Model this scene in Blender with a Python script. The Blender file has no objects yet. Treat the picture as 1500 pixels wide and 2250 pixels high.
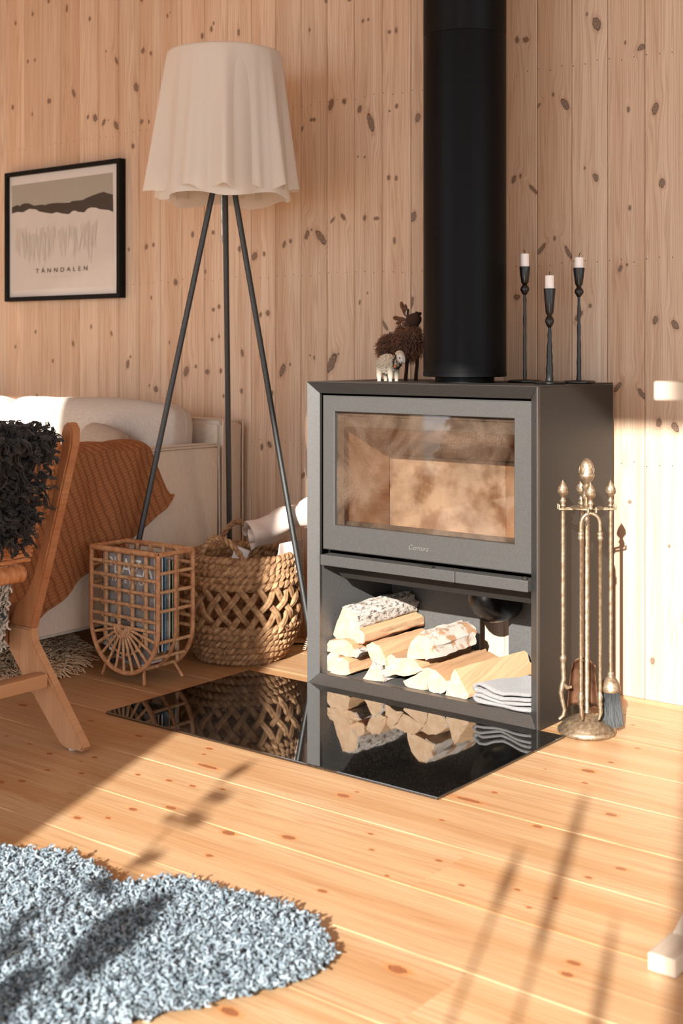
import bpy, bmesh, math, random
import numpy as np
from mathutils import Vector, Matrix

SC = bpy.context.scene
COL = SC.collection
rnd = random.Random(7)
rng = np.random.default_rng(11)
PI = math.pi

# ------------------------------------------------------------------ camera
cam_data = bpy.data.cameras.new('camera')
cam = bpy.data.objects.new('camera', cam_data)
COL.objects.link(cam)
cam.location = (0.0, 0.0, 0.92)
cam.rotation_euler = (PI / 2, 0.0, math.radians(38.2))
cam_data.sensor_fit = 'VERTICAL'
cam_data.sensor_height = 36.0
cam_data.lens = 2837.0 / 2250.0 * 36.0
cam_data.shift_y = -360.0 / 2250.0
cam_data.clip_start = 0.05
cam_data.dof.use_dof = True
cam_data.dof.focus_distance = 3.25
cam_data.dof.aperture_fstop = 4.5
SC.camera = cam

# ------------------------------------------------------------------ world, sun, exposure
world = bpy.data.worlds.new('sky')
SC.world = world
world.use_nodes = True
_bg = world.node_tree.nodes['Background']
_bg.inputs[0].default_value = (0.82, 0.91, 1.0, 1.0)
_bg.inputs[1].default_value = 3.2

sun_data = bpy.data.lights.new('sun', 'SUN')
sun = bpy.data.objects.new('sun', sun_data)
COL.objects.link(sun)
sun_data.energy = 12.0
sun_data.color = (1.0, 0.97, 0.94)
sun_data.angle = math.radians(0.6)
SUN_DIR = Vector((-0.1345, 0.335, -0.1515)).normalized()
sun.rotation_euler = SUN_DIR.to_track_quat('-Z', 'Y').to_euler()
sun.location = (1.0, -2.5, 3.0)

SC.view_settings.view_transform = 'Standard'
SC.view_settings.look = 'None'
SC.view_settings.gamma = 1.0
SC.view_settings.use_curve_mapping = False
SC.view_settings.exposure = 0.0
SC.cycles.use_denoising = True
SC.cycles.max_bounces = 8
SC.cycles.diffuse_bounces = 5
SC.cycles.glossy_bounces = 4
SC.cycles.transparent_max_bounces = 12
SC.cycles.caustics_reflective = False
SC.cycles.caustics_refractive = False

# ------------------------------------------------------------------ tables (metres, world axes: x along the wall, y to the wall, z up)
WALL_KNOTS = [(-3.8895, 2.2316, 0.0067, 0.0069, 0.0), (-3.7843, 2.1886, 0.0065, 0.0137, 0.13), (-3.9839, 2.1985, 0.0055, 0.007, 0.0), (-4.089, 2.18, 0.0056, 0.0079, 0.0), (-3.6567, 2.1294, 0.0063, 0.0075, 0.0), (-4.0141, 2.0215, 0.0055, 0.0061, 0.0), (-3.9716, 2.0209, 0.0054, 0.0061, 0.0), (-3.5673, 1.9964, 0.0037, 0.005, 0.0), (-3.5113, 1.9541, 0.0058, 0.0149, -0.49), (-3.3737, 1.9722, 0.0089, 0.0097, 0.59), (-3.3344, 1.9569, 0.0057, 0.0073, -0.25), (-3.2501, 2.0747, 0.0045, 0.0063, 0.0), (-3.2366, 2.0837, 0.0025, 0.003, 0.0), (-3.7456, 1.8663, 0.0075, 0.0161, -0.46), (-3.8868, 1.8543, 0.0107, 0.0086, 0.0), (-3.4088, 1.8462, 0.0115, 0.0168, -0.37), (-4.1059, 1.8555, 0.007, 0.0088, 0.0), (-3.9866, 1.8156, 0.0041, 0.007, 0.0), (-3.6667, 1.7697, 0.0062, 0.0087, 0.38), (-3.6266, 1.7619, 0.0118, 0.0138, -0.61), (-3.5796, 1.7402, 0.0071, 0.0134, 0.54), (-3.5137, 1.7216, 0.0093, 0.0177, -0.54), (-3.5551, 1.7458, 0.0025, 0.0041, 0.0), (-3.3807, 1.7219, 0.0072, 0.0087, 0.88), (-3.3436, 1.7179, 0.0046, 0.0072, 0.0), (-3.4253, 1.6393, 0.008, 0.0086, -0.49), (-3.3807, 2.1503, 0.007, 0.0048, 0.0), (-3.0829, 1.9801, 0.0064, 0.0093, 0.0), (-3.0402, 1.9968, 0.0064, 0.0092, 0.0), (-3.0296, 2.0151, 0.0042, 0.0054, 0.0), (-2.9151, 1.9671, 0.0051, 0.0106, 0.0), (-2.5411, 2.009, 0.0073, 0.0057, 0.0), (-2.4507, 1.9954, 0.0071, 0.0035, 0.0), (-2.6096, 1.9281, 0.0037, 0.0065, 0.0), (-2.3977, 1.9237, 0.0051, 0.0058, 0.43), (-2.3767, 1.9246, 0.0044, 0.0042, 0.0), (-2.2976, 1.8751, 0.0059, 0.0055, 0.0), (-2.2722, 1.8767, 0.0051, 0.0082, 0.0), (-2.5228, 1.6815, 0.0098, 0.0184, 0.44), (-2.4704, 1.6852, 0.0079, 0.0088, -0.43), (-2.41, 1.6543, 0.0079, 0.012, 0.26), (-2.368, 1.6106, 0.0112, 0.0318, -0.32), (-2.2705, 1.6479, 0.0059, 0.0068, 0.0), (-2.2959, 1.6358, 0.0034, 0.0034, 0.0), (-2.1923, 1.6051, 0.0097, 0.0138, 0.38), (-2.6022, 1.6432, 0.0065, 0.0058, 0.0), (-2.591, 1.642, 0.0056, 0.0058, 0.0), (-2.6435, 1.6144, 0.0045, 0.0138, 0.55), (-2.417, 1.5095, 0.0026, 0.003, 0.0), (-2.3907, 1.5057, 0.0035, 0.0035, 0.0), (-2.3001, 1.4355, 0.0068, 0.0069, 0.0), (-2.2722, 1.4319, 0.0051, 0.0075, 0.0), (-2.5174, 1.3196, 0.0042, 0.0112, 0.82), (-2.474, 1.3268, 0.0067, 0.0124, -0.73), (-2.3907, 1.3188, 0.0061, 0.0084, 0.0), (-2.3455, 1.3146, 0.0104, 0.0055, 0.0), (-2.2088, 1.3116, 0.0107, 0.015, 0.21), (-2.6209, 1.2797, 0.0082, 0.015, 0.44), (-2.6022, 1.2946, 0.0037, 0.0043, 0.0), (-2.5632, 1.268, 0.012, 0.03, -0.73), (-2.2789, 1.2434, 0.0051, 0.011, 0.0), (-2.7161, 1.2541, 0.0066, 0.0115, 0.45), (-2.6892, 1.263, 0.0058, 0.0066, 0.0), (-2.41, 1.0613, 0.0035, 0.0077, 0.18), (-2.3802, 1.0885, 0.0026, 0.0042, 0.0), (-2.2137, 1.0569, 0.0066, 0.0164, 0.21), (-2.3129, 0.9875, 0.0057, 0.016, -0.58), (-2.7239, 0.8481, 0.0104, 0.0213, 0.41), (-2.6911, 0.8674, 0.0038, 0.0051, 0.0), (-2.6078, 0.8969, 0.0028, 0.003, 0.0), (-2.591, 0.8898, 0.0037, 0.0058, 0.0), (-2.5192, 0.8745, 0.0142, 0.0334, 0.48), (-2.4938, 0.9016, 0.0036, 0.0035, 0.0), (-1.8544, 1.7862, 0.0059, 0.0096, 0.0), (-1.8259, 1.782, 0.0102, 0.0076, 0.0), (-1.6373, 1.823, 0.0034, 0.0049, 0.0), (-1.6089, 1.7928, 0.0121, 0.0197, -0.29), (-1.5252, 1.7291, 0.0033, 0.0054, 0.0), (-1.4785, 1.7103, 0.0085, 0.0114, 1.08), (-1.74, 1.6177, 0.0042, 0.0056, 0.0), (-1.7035, 1.5872, 0.0089, 0.0192, -0.54), (-1.7869, 1.5919, 0.0048, 0.0107, 0.76), (-1.5161, 1.5514, 0.0046, 0.0084, 0.0), (-1.4402, 1.5445, 0.0088, 0.0155, 0.33), (-1.8655, 1.3949, 0.0073, 0.0104, 0.4), (-1.8434, 1.402, 0.0037, 0.0057, 0.0), (-1.8028, 1.362, 0.0055, 0.0188, -0.76), (-1.6442, 1.4078, 0.0027, 0.0043, 0.0), (-1.6116, 1.3805, 0.0074, 0.0124, -0.34), (-1.4212, 1.3495, 0.0088, 0.013, 0.0), (-1.5122, 1.2905, 0.0046, 0.0072, 0.0), (-1.7357, 1.2217, 0.0042, 0.0063, 0.0), (-1.7769, 1.1948, 0.0062, 0.0186, 0.73), (-1.6937, 1.1809, 0.0061, 0.0204, -0.54), (-1.5396, 1.1316, 0.0058, 0.0086, 0.47), (-1.52, 1.1405, 0.0033, 0.0042, 0.0), (-1.8552, 1.0631, 0.0103, 0.0077, 0.0), (-1.6278, 1.0342, 0.0048, 0.0061, 0.0), (-1.662, 1.0065, 0.0073, 0.0167, 0.66), (-1.4402, 0.9924, 0.0076, 0.0108, 0.33), (-1.3854, 0.9799, 0.0086, 0.0143, -0.55), (-1.5475, 0.8159, 0.0064, 0.0162, 0.65), (-1.4785, 0.8004, 0.0063, 0.0172, -0.65), (-1.4301, 0.7256, 0.0076, 0.0119, 0.0), (-1.3849, 0.7155, 0.0086, 0.0131, -0.46), (-3.4466, 1.2726, 0.0048, 0.0057, 0.0), (-3.3563, 1.2779, 0.008, 0.0091, 0.37), (-3.3206, 1.2826, 0.0069, 0.0072, 0.0), (-3.1283, 1.3088, 0.0065, 0.0109, 0.0), (-3.0317, 1.3097, 0.0064, 0.0069, 0.0), (-2.9833, 1.3847, 0.0063, 0.0061, 0.0), (-2.911, 1.2487, 0.0061, 0.009, 0.0), (-2.8441, 1.2217, 0.0113, 0.0139, 0.66), (-2.8022, 1.2272, 0.0059, 0.0074, 0.0), (-3.0701, 1.1792, 0.0064, 0.0069, 0.0), (-3.2098, 1.1481, 0.0112, 0.0089, 1.04), (-3.3321, 1.0976, 0.0046, 0.0072, 0.0), (-3.0307, 1.0496, 0.0064, 0.0061, 0.0), (-3.0043, 1.0591, 0.0063, 0.0076, 0.0), (-2.7864, 1.034, 0.0087, 0.0091, -0.34), (-2.8181, 1.0286, 0.0059, 0.009, 0.23), (-3.538, 0.9726, 0.0048, 0.0094, -0.38), (-3.4526, 0.8631, 0.0083, 0.0164, 0.2), (-3.4383, 0.8892, 0.0047, 0.0049, 0.0), (-3.2411, 0.9405, 0.0034, 0.0063, 0.0), (-3.036, 0.9492, 0.0064, 0.0054, 0.0), (-3.0043, 0.9597, 0.0042, 0.0061, 0.0), (-2.8987, 0.9034, 0.0061, 0.013, -0.23), (-3.1589, 0.8388, 0.0117, 0.0181, 0.47), (-3.1131, 0.8579, 0.0054, 0.0062, 0.0), (-3.0594, 0.8399, 0.0107, 0.0077, 0.0), (-2.9959, 0.8437, 0.0063, 0.0076, 0.0), (-3.3413, 0.7887, 0.0035, 0.0048, 0.0), (-3.308, 0.7765, 0.0098, 0.0113, -0.59), (-2.9018, 0.7777, 0.0061, 0.0084, -0.23), (-2.9833, 0.76, 0.0042, 0.0061, 0.0), (-2.7677, 0.7738, 0.0059, 0.0089, 0.0), (-3.9676, 0.9826, 0.0054, 0.0078, 0.0), (-4.089, 0.9253, 0.0056, 0.0071, 0.0), (-3.8656, 0.872, 0.0053, 0.0069, 0.0), (-3.7494, 0.9369, 0.0064, 0.0103, -0.26), (-3.6491, 0.9984, 0.005, 0.0083, 0.0), (-3.9608, 0.7359, 0.0068, 0.0087, 0.0), (-4.0168, 0.7311, 0.0055, 0.0052, 0.0), (-2.8122, 0.5967, 0.006, 0.0097, 0.12), (-2.7785, 0.6064, 0.0085, 0.0118, -0.56), (-2.8987, 0.5286, 0.0051, 0.0068, 0.0), (-2.6378, 0.5145, 0.0067, 0.0118, 0.92), (-1.4478, 0.1032, 0.0064, 0.0095, 0.0), (-1.4011, 0.4072, 0.0031, 0.0047, 0.0), (-1.5122, 0.5134, 0.0052, 0.0048, 0.0)]
FLOOR_KNOTS = [(-2.7043, 2.1082, 0.0085, 0.015), (-2.4563, 2.1223, 0.006, 0.01), (-2.2721, 2.1103, 0.0073, 0.0125), (-2.5182, 1.9166, 0.004, 0.006), (-2.4245, 1.9097, 0.004, 0.006), (-2.3317, 1.8927, 0.0055, 0.009), (-2.2331, 1.9005, 0.0035, 0.005), (-2.2313, 1.9385, 0.0047, 0.0075), (-2.245, 1.8162, 0.0047, 0.0075), (-2.1701, 1.8482, 0.005, 0.008), (-2.2309, 1.7368, 0.006, 0.01), (-2.2611, 1.7057, 0.006, 0.01), (-1.9704, 1.6678, 0.006, 0.01), (-1.9202, 1.7676, 0.006, 0.01), (-1.9234, 1.7047, 0.0045, 0.007), (-2.0675, 1.9176, 0.0045, 0.007), (-1.9875, 1.9321, 0.005, 0.008), (-1.9236, 1.9387, 0.005, 0.008), (-1.8604, 1.9635, 0.004, 0.006), (-1.8665, 1.8196, 0.0073, 0.0125), (-2.0724, 2.1433, 0.006, 0.01), (-2.0543, 2.1068, 0.004, 0.006), (-1.6839, 1.7934, 0.0085, 0.015), (-1.6356, 1.6916, 0.005, 0.008), (-1.5795, 1.8466, 0.0085, 0.015), (-1.639, 2.0889, 0.0085, 0.015), (-1.6302, 2.1236, 0.0035, 0.005), (-1.4694, 1.9564, 0.004, 0.006), (-1.4214, 1.8953, 0.004, 0.006), (-1.296, 1.9297, 0.0045, 0.007), (-1.3303, 1.8188, 0.0035, 0.005), (-1.3784, 1.6993, 0.0055, 0.009), (-1.4031, 2.0986, 0.004, 0.006), (-1.9876, 2.0499, 0.007, 0.03), (-1.3156, 2.5398, 0.0085, 0.015), (-1.2859, 2.4659, 0.0045, 0.007), (-1.2399, 2.1844, 0.006, 0.01), (-1.1571, 2.3297, 0.0073, 0.0125), (-1.0509, 2.0288, 0.0045, 0.007), (-1.0229, 2.0983, 0.006, 0.01), (-1.4049, 2.2974, 0.0045, 0.007), (-1.4216, 2.226, 0.007, 0.03), (-1.3034, 2.6241, 0.004, 0.006), (-1.3016, 2.7542, 0.0047, 0.0075), (-1.3905, 2.917, 0.004, 0.006), (-1.3948, 2.493, 0.0025, 0.003), (-1.2061, 1.8655, 0.004, 0.006), (-1.1218, 1.9082, 0.004, 0.006), (-1.054, 1.9177, 0.0035, 0.005), (-1.1168, 1.5543, 0.0095, 0.017), (-0.9129, 1.6953, 0.006, 0.01), (-0.9218, 1.733, 0.0065, 0.011), (-1.071, 1.8597, 0.0035, 0.005), (-1.2285, 1.3112, 0.0085, 0.015)]
LOG_SECTIONS = [('A', 2.8, 0.265, [(-2.2328, 0.1268), (-2.2194, 0.1623), (-2.2007, 0.2024), (-2.1795, 0.2029), (-2.16, 0.195), (-2.1506, 0.1775), (-2.148, 0.155), (-2.1637, 0.1363), (-2.1901, 0.1193), (-2.2194, 0.1152)]), ('B', 2.8, 0.27, [(-2.1901, 0.1264), (-2.1637, 0.1425), (-2.1454, 0.1554), (-2.1246, 0.1417), (-2.1246, 0.121), (-2.1402, 0.1147), (-2.1716, 0.1102)]), ('C', 2.775, 0.2, [(-2.2381, 0.1003), (-2.2263, 0.1145), (-2.1732, 0.1261), (-2.1522, 0.1175), (-2.1407, 0.1047), (-2.1211, 0.0973), (-2.1288, 0.0838), (-2.1522, 0.0795), (-2.1996, 0.0817), (-2.2359, 0.0847)]), ('D', 2.775, 0.22, [(-2.2586, 0.0331), (-2.2424, 0.067), (-2.2209, 0.0827), (-2.1943, 0.0824), (-2.1916, 0.0704), (-2.2156, 0.0376), (-2.2289, 0.0167)]), ('E', 2.76, 0.25, [(-2.2116, 0.0183), (-2.2062, 0.042), (-2.1983, 0.0722), (-2.1667, 0.081), (-2.1484, 0.0673), (-2.1432, 0.0393), (-2.1877, 0.0167)]), ('F', 2.775, 0.27, [(-2.1005, 0.1187), (-2.08, 0.1297), (-2.0547, 0.1252), (-2.0421, 0.1088), (-2.0306, 0.0761), (-2.0421, 0.0723), (-2.0699, 0.0702), (-2.0892, 0.0937)]), ('G', 2.765, 0.16, [(-2.1021, 0.0276), (-2.0852, 0.0555), (-2.07, 0.0761), (-2.0523, 0.0707), (-2.0423, 0.0541), (-2.0383, 0.0345)]), ('H', 2.78, 0.25, [(-2.0383, 0.072), (-2.0358, 0.0966), (-2.0183, 0.1053), (-2.0009, 0.0978), (-1.9935, 0.0748), (-1.9787, 0.053), (-2.0034, 0.0552), (-2.0383, 0.0436)]), ('I', 2.775, 0.25, [(-2.0072, 0.0978), (-1.9703, 0.1053), (-1.9411, 0.1056), (-1.9266, 0.0899), (-1.917, 0.0795), (-1.9508, 0.0624), (-1.9752, 0.0546), (-1.9899, 0.0763)]), ('J', 2.775, 0.26, [(-1.9644, 0.1041), (-1.9605, 0.1286), (-1.9508, 0.1499), (-1.9266, 0.1712), (-1.9026, 0.1666), (-1.886, 0.1472), (-1.8789, 0.1188), (-1.9074, 0.1118), (-1.9411, 0.1056)]), ('K', 2.77, 0.22, [(-1.974, 0.0438), (-1.9472, 0.058), (-1.9087, 0.0818), (-1.8968, 0.0679), (-1.8954, 0.0347), (-1.9183, 0.0281), (-1.9472, 0.0302), (-1.9667, 0.033)]), ('L', 2.765, 0.26, [(-1.9134, 0.088), (-1.891, 0.0934), (-1.8674, 0.0892), (-1.8346, 0.067), (-1.8277, 0.0545), (-1.8439, 0.0383), (-1.8721, 0.0297), (-1.8886, 0.0348), (-1.8958, 0.0612)]), ('M', 2.765, 0.27, [(-1.8384, 0.0244), (-1.8277, 0.0565), (-1.8184, 0.087), (-1.8078, 0.103), (-1.7908, 0.0778), (-1.7703, 0.0504), (-1.7667, 0.0356), (-1.7794, 0.0266), (-1.8069, 0.0219)])]
ART = {'paper': [(-4.1255, 1.5852), (-3.492, 1.5903), (-3.4815, 1.1138), (-4.1159, 1.1091)], 'sky': [(-4.0917, 1.5479), (-3.5128, 1.5513), (-3.5113, 1.472), (-3.5453, 1.4785), (-3.5624, 1.4853), (-3.6043, 1.4779), (-3.6642, 1.4639), (-3.7352, 1.4639), (-3.7764, 1.4601), (-3.8391, 1.4634), (-3.8868, 1.4591), (-3.9081, 1.463), (-3.9621, 1.4626), (-3.9838, 1.4727), (-4.0167, 1.4743), (-4.0388, 1.4661), (-4.0554, 1.4717), (-4.0889, 1.4642)], 'ridge': [(-4.0889, 1.4642), (-4.0554, 1.4717), (-4.0388, 1.4661), (-4.0277, 1.473), (-4.0057, 1.475), (-3.9838, 1.4727), (-3.9566, 1.4622), (-3.9081, 1.463), (-3.8868, 1.4591), (-3.8708, 1.4632), (-3.8286, 1.4637), (-3.7764, 1.4601), (-3.7506, 1.46), (-3.7352, 1.4639), (-3.6742, 1.4636), (-3.6541, 1.4699), (-3.6043, 1.4795), (-3.5624, 1.4853), (-3.5404, 1.4781), (-3.5113, 1.472), (-3.5099, 1.4088), (-3.5356, 1.4177), (-3.5796, 1.4233), (-3.6043, 1.4309), (-3.6316, 1.4334), (-3.6491, 1.4296), (-3.6667, 1.4174), (-3.6995, 1.4212), (-3.7173, 1.4274), (-3.7327, 1.4267), (-3.7532, 1.4162), (-3.7868, 1.4208), (-3.8233, 1.4286), (-3.8496, 1.4248), (-3.8814, 1.4296), (-3.9242, 1.4376), (-3.9458, 1.4476), (-3.9838, 1.4519), (-4.0222, 1.4405), (-4.0554, 1.4444), (-4.0889, 1.4402)], 'field': [(-4.0889, 1.4402), (-4.0554, 1.4444), (-4.0222, 1.4405), (-3.9838, 1.4519), (-3.9458, 1.4476), (-3.9242, 1.4376), (-3.8814, 1.4296), (-3.8496, 1.4248), (-3.8233, 1.4286), (-3.7868, 1.4208), (-3.7532, 1.4162), (-3.7327, 1.4267), (-3.7173, 1.4274), (-3.6995, 1.4212), (-3.6667, 1.4174), (-3.6491, 1.4296), (-3.6316, 1.4334), (-3.6043, 1.4309), (-3.5796, 1.4233), (-3.5356, 1.4177), (-3.5099, 1.4088), (-3.5026, 1.1438), (-4.0861, 1.1408)]}
RUG_EDGE = [(-1.91, 1.439), (-1.874, 1.461), (-1.842, 1.486), (-1.8, 1.503), (-1.756, 1.507), (-1.694, 1.479), (-1.636, 1.463), (-1.606, 1.487), (-1.589, 1.522), (-1.56, 1.547), (-1.507, 1.558), (-1.45, 1.564), (-1.414, 1.569), (-1.385, 1.581), (-1.345, 1.579), (-1.295, 1.565), (-1.241, 1.526), (-1.187, 1.493)]
RUG_FRONT = [(-1.205, 1.503), (-1.197, 1.456), (-1.211, 1.402), (-1.229, 1.364), (-1.251, 1.33), (-1.263, 1.297), (-1.284, 1.256), (-1.301, 1.213)]

# ------------------------------------------------------------------ helpers
ORG = {}


def lin(r, g, b):
    f = lambda c: (c / 255 / 12.92) if c / 255 <= 0.04045 else ((c / 255 + 0.055) / 1.055) ** 2.4
    return (f(r), f(g), f(b), 1.0)


class MB:
    """collects vertices and faces of one mesh object"""
    def __init__(self):
        self.v = []
        self.f = []
        self.m = []

    def add(self, verts, faces, mi=0):
        o = len(self.v)
        self.v.extend([tuple(p) for p in verts])
        self.f.extend([tuple(i + o for i in f) for f in faces])
        self.m.extend([mi] * len(faces))
        return self

    def box(self, x0, x1, y0, y1, z0, z1, b=0.0, mi=0):
        if b <= 0:
            vs = [(x, y, z) for z in (z0, z1) for y in (y0, y1) for x in (x0, x1)]
            fs = [(0, 2, 3, 1), (4, 5, 7, 6), (0, 1, 5, 4), (2, 6, 7, 3), (0, 4, 6, 2), (1, 3, 7, 5)]
            return self.add(vs, fs, mi)
        bm = bmesh.new()
        bmesh.ops.create_cube(bm, size=1.0)
        for v in bm.verts:
            v.co = Vector(((x0 + x1) / 2 + v.co.x * (x1 - x0), (y0 + y1) / 2 + v.co.y * (y1 - y0), (z0 + z1) / 2 + v.co.z * (z1 - z0)))
        bmesh.ops.bevel(bm, geom=bm.edges[:], offset=b, segments=2, affect='EDGES', profile=0.6)
        bm.verts.index_update()
        self.add([v.co[:] for v in bm.verts], [[v.index for v in f.verts] for f in bm.faces], mi)
        bm.free()
        return self

    def tube(self, pts, r, n=8, caps=True, closed=False, mi=0):
        P = [Vector(p) for p in pts]
        K = len(P)
        rr = r if isinstance(r, (list, tuple)) else [r] * K
        vs, fs = [], []
        nrm = None
        for i in range(K):
            if closed:
                t = (P[(i + 1) % K] - P[i - 1])
            else:
                t = P[min(i + 1, K - 1)] - P[max(i - 1, 0)]
            t = t.normalized() if t.length > 1e-9 else Vector((0, 0, 1))
            if nrm is None:
                ref = Vector((0, 0, 1)) if abs(t.z) < 0.9 else Vector((1, 0, 0))
                nrm = t.cross(ref).normalized()
            else:
                nrm = (nrm - t * nrm.dot(t))
                nrm = nrm.normalized() if nrm.length > 1e-9 else t.orthogonal().normalized()
            bn = t.cross(nrm)
            for k in range(n):
                a = 2 * PI * k / n
                vs.append(P[i] + (nrm * math.cos(a) + bn * math.sin(a)) * rr[i])
        R = K if closed else K - 1
        for i in range(R):
            j = (i + 1) % K
            for k in range(n):
                l = (k + 1) % n
                fs.append((i * n + k, i * n + l, j * n + l, j * n + k))
        if caps and not closed:
            fs.append(tuple(range(n - 1, -1, -1)))
            fs.append(tuple((K - 1) * n + k for k in range(n)))
        return self.add(vs, fs, mi)

    def lathe(self, prof, c=(0, 0, 0), n=32, jit=0.0, mi=0, seed=1, sq=0.0):
        q = random.Random(seed)
        vs, fs = [], []
        for (r, z) in prof:
            for k in range(n):
                a = 2 * PI * k / n
                rr = r * (1 + jit * q.uniform(-1, 1))
                if sq:
                    rr *= 1 + sq * abs(math.cos(2 * a))
                vs.append((c[0] + rr * math.cos(a), c[1] + rr * math.sin(a), c[2] + z))
        K = len(prof)
        for i in range(K - 1):
            for k in range(n):
                l = (k + 1) % n
                fs.append((i * n + k, i * n + l, (i + 1) * n + l, (i + 1) * n + k))
        fs.append(tuple(range(n - 1, -1, -1)))
        fs.append(tuple((K - 1) * n + k for k in range(n)))
        return self.add(vs, fs, mi)

    def loft(self, rings, caps=True, mi=0, mcap=None):
        n = len(rings[0])
        vs = [p for r in rings for p in r]
        fs = []
        for i in range(len(rings) - 1):
            for k in range(n):
                l = (k + 1) % n
                fs.append((i * n + k, i * n + l, (i + 1) * n + l, (i + 1) * n + k))
        self.add(vs, fs, mi)
        if caps:
            o = len(self.v) - len(vs)
            mc = mi if mcap is None else mcap
            self.f.append(tuple(o + k for k in range(n - 1, -1, -1)))
            self.f.append(tuple(o + (len(rings) - 1) * n + k for k in range(n)))
            self.m.extend([mc, mc])
        return self

    def sheet(self, fn, nu, nv, mi=0):
        vs = [fn(i / nu, j / nv) for j in range(nv + 1) for i in range(nu + 1)]
        fs = [(j * (nu + 1) + i, j * (nu + 1) + i + 1, (j + 1) * (nu + 1) + i + 1, (j + 1) * (nu + 1) + i) for j in range(nv) for i in range(nu)]
        return self.add(vs, fs, mi)

    def blob(self, c, a, e1=1.0, e2=1.0, nu=24, nv=14, rot=None, bump=0.0, seed=0, mi=0):
        """superellipsoid"""
        q = random.Random(seed)
        sg = lambda x, e: math.copysign(abs(x) ** e, x)
        R = rot or Matrix.Identity(3)
        vs, fs = [], []
        for j in range(nv + 1):
            p = -PI / 2 + PI * j / nv
            for i in range(nu):
                t = 2 * PI * i / nu
                w = 1 + bump * q.uniform(-1, 1)
                v = Vector((a[0] * sg(math.cos(p), e1) * sg(math.cos(t), e2), a[1] * sg(math.cos(p), e1) * sg(math.sin(t), e2), a[2] * sg(math.sin(p), e1))) * w
                vs.append(Vector(c) + R @ v)
        for j in range(nv):
            for i in range(nu):
                k = (i + 1) % nu
                fs.append((j * nu + i, j * nu + k, (j + 1) * nu + k, (j + 1) * nu + i))
        return self.add(vs, fs, mi)

    def mesh(self, name, org, smooth):
        me = bpy.data.meshes.new(name)
        o = Vector(org)
        me.from_pydata([tuple(Vector(p) - o) for p in self.v], [], self.f)
        if smooth:
            me.polygons.foreach_set('use_smooth', [True] * len(me.polygons))
        if any(self.m):
            me.polygons.foreach_set('material_index', self.m)
        me.update()
        return me


def tag(o, label=None, cat=None, group=None, kind=None):
    if label: o['label'] = label
    if cat: o['category'] = cat
    if group: o['group'] = group
    if kind: o['kind'] = kind
    return o


def thing(name, loc, label, cat, group=None, kind=None):
    o = bpy.data.objects.new(name, None)
    o.empty_display_size = 0.05
    COL.objects.link(o)
    o.location = loc
    ORG[o.name] = tuple(loc)
    return tag(o, label, cat, group, kind)


def build(name, mb, mats, parent=None, smooth=False, org=None, sharp=None):
    """one mesh object; as a child its vertices are stored relative to the thing's base"""
    if parent is not None:
        base = ORG[parent.name]
    else:
        base = org or (0, 0, 0)
    me = mb.mesh(name, base, smooth)
    for m in (mats if isinstance(mats, (list, tuple)) else [mats]):
        me.materials.append(m)
    o = bpy.data.objects.new(name, me)
    COL.objects.link(o)
    ORG[o.name] = tuple(base)
    if parent is not None:
        o.parent = parent
    else:
        o.location = base
    if smooth and sharp is None and len(me.polygons) < 9000:
        sharp = 55
    if sharp is not None:
        me.polygons.foreach_set('use_smooth', [True] * len(me.polygons))
        sharp_edges(me, sharp)
    return o


def sharp_edges(me, deg):
    bm = bmesh.new()
    bm.from_mesh(me)
    lim = math.radians(deg)
    for e in bm.edges:
        if len(e.link_faces) == 2 and e.calc_face_angle(0) > lim:
            e.smooth = False
    bm.to_mesh(me)
    bm.free()


def solidify(o, t, offset=0.0):
    m = o.modifiers.new('thick', 'SOLIDIFY')
    m.thickness = t
    m.offset = offset
    return o


def subsurf(o, n=1):
    m = o.modifiers.new('sub', 'SUBSURF')
    m.levels = n
    m.render_levels = n
    return o


def text(name, body, size, loc, mat, parent, extrude=0.0004, shear=0.0, spacing=1.0, rotz=0.0, align='CENTER', sx=1.0, fit=None):
    cu = bpy.data.curves.new(name, 'FONT')
    cu.body = body
    cu.size = size
    cu.extrude = extrude
    cu.shear = shear
    cu.space_character = spacing
    cu.align_x = align
    o = bpy.data.objects.new(name, cu)
    COL.objects.link(o)
    bpy.context.view_layer.update()
    me = bpy.data.meshes.new_from_object(o.evaluated_get(bpy.context.evaluated_depsgraph_get()))
    bpy.data.objects.remove(o)
    bpy.data.curves.remove(cu)
    me.name = name
    if fit:
        xs_ = [v.co.x for v in me.vertices]
        sx = fit / (max(xs_) - min(xs_))
    me.materials.clear()
    me.materials.append(mat)
    o = bpy.data.objects.new(name, me)
    COL.objects.link(o)
    b = Vector(ORG[parent.name])
    o.parent = parent
    o.location = Vector(loc) - b
    o.rotation_euler = (PI / 2, 0, rotz)
    o.scale = (sx, 1, 1)
    ORG[o.name] = tuple(b)
    return o


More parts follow.
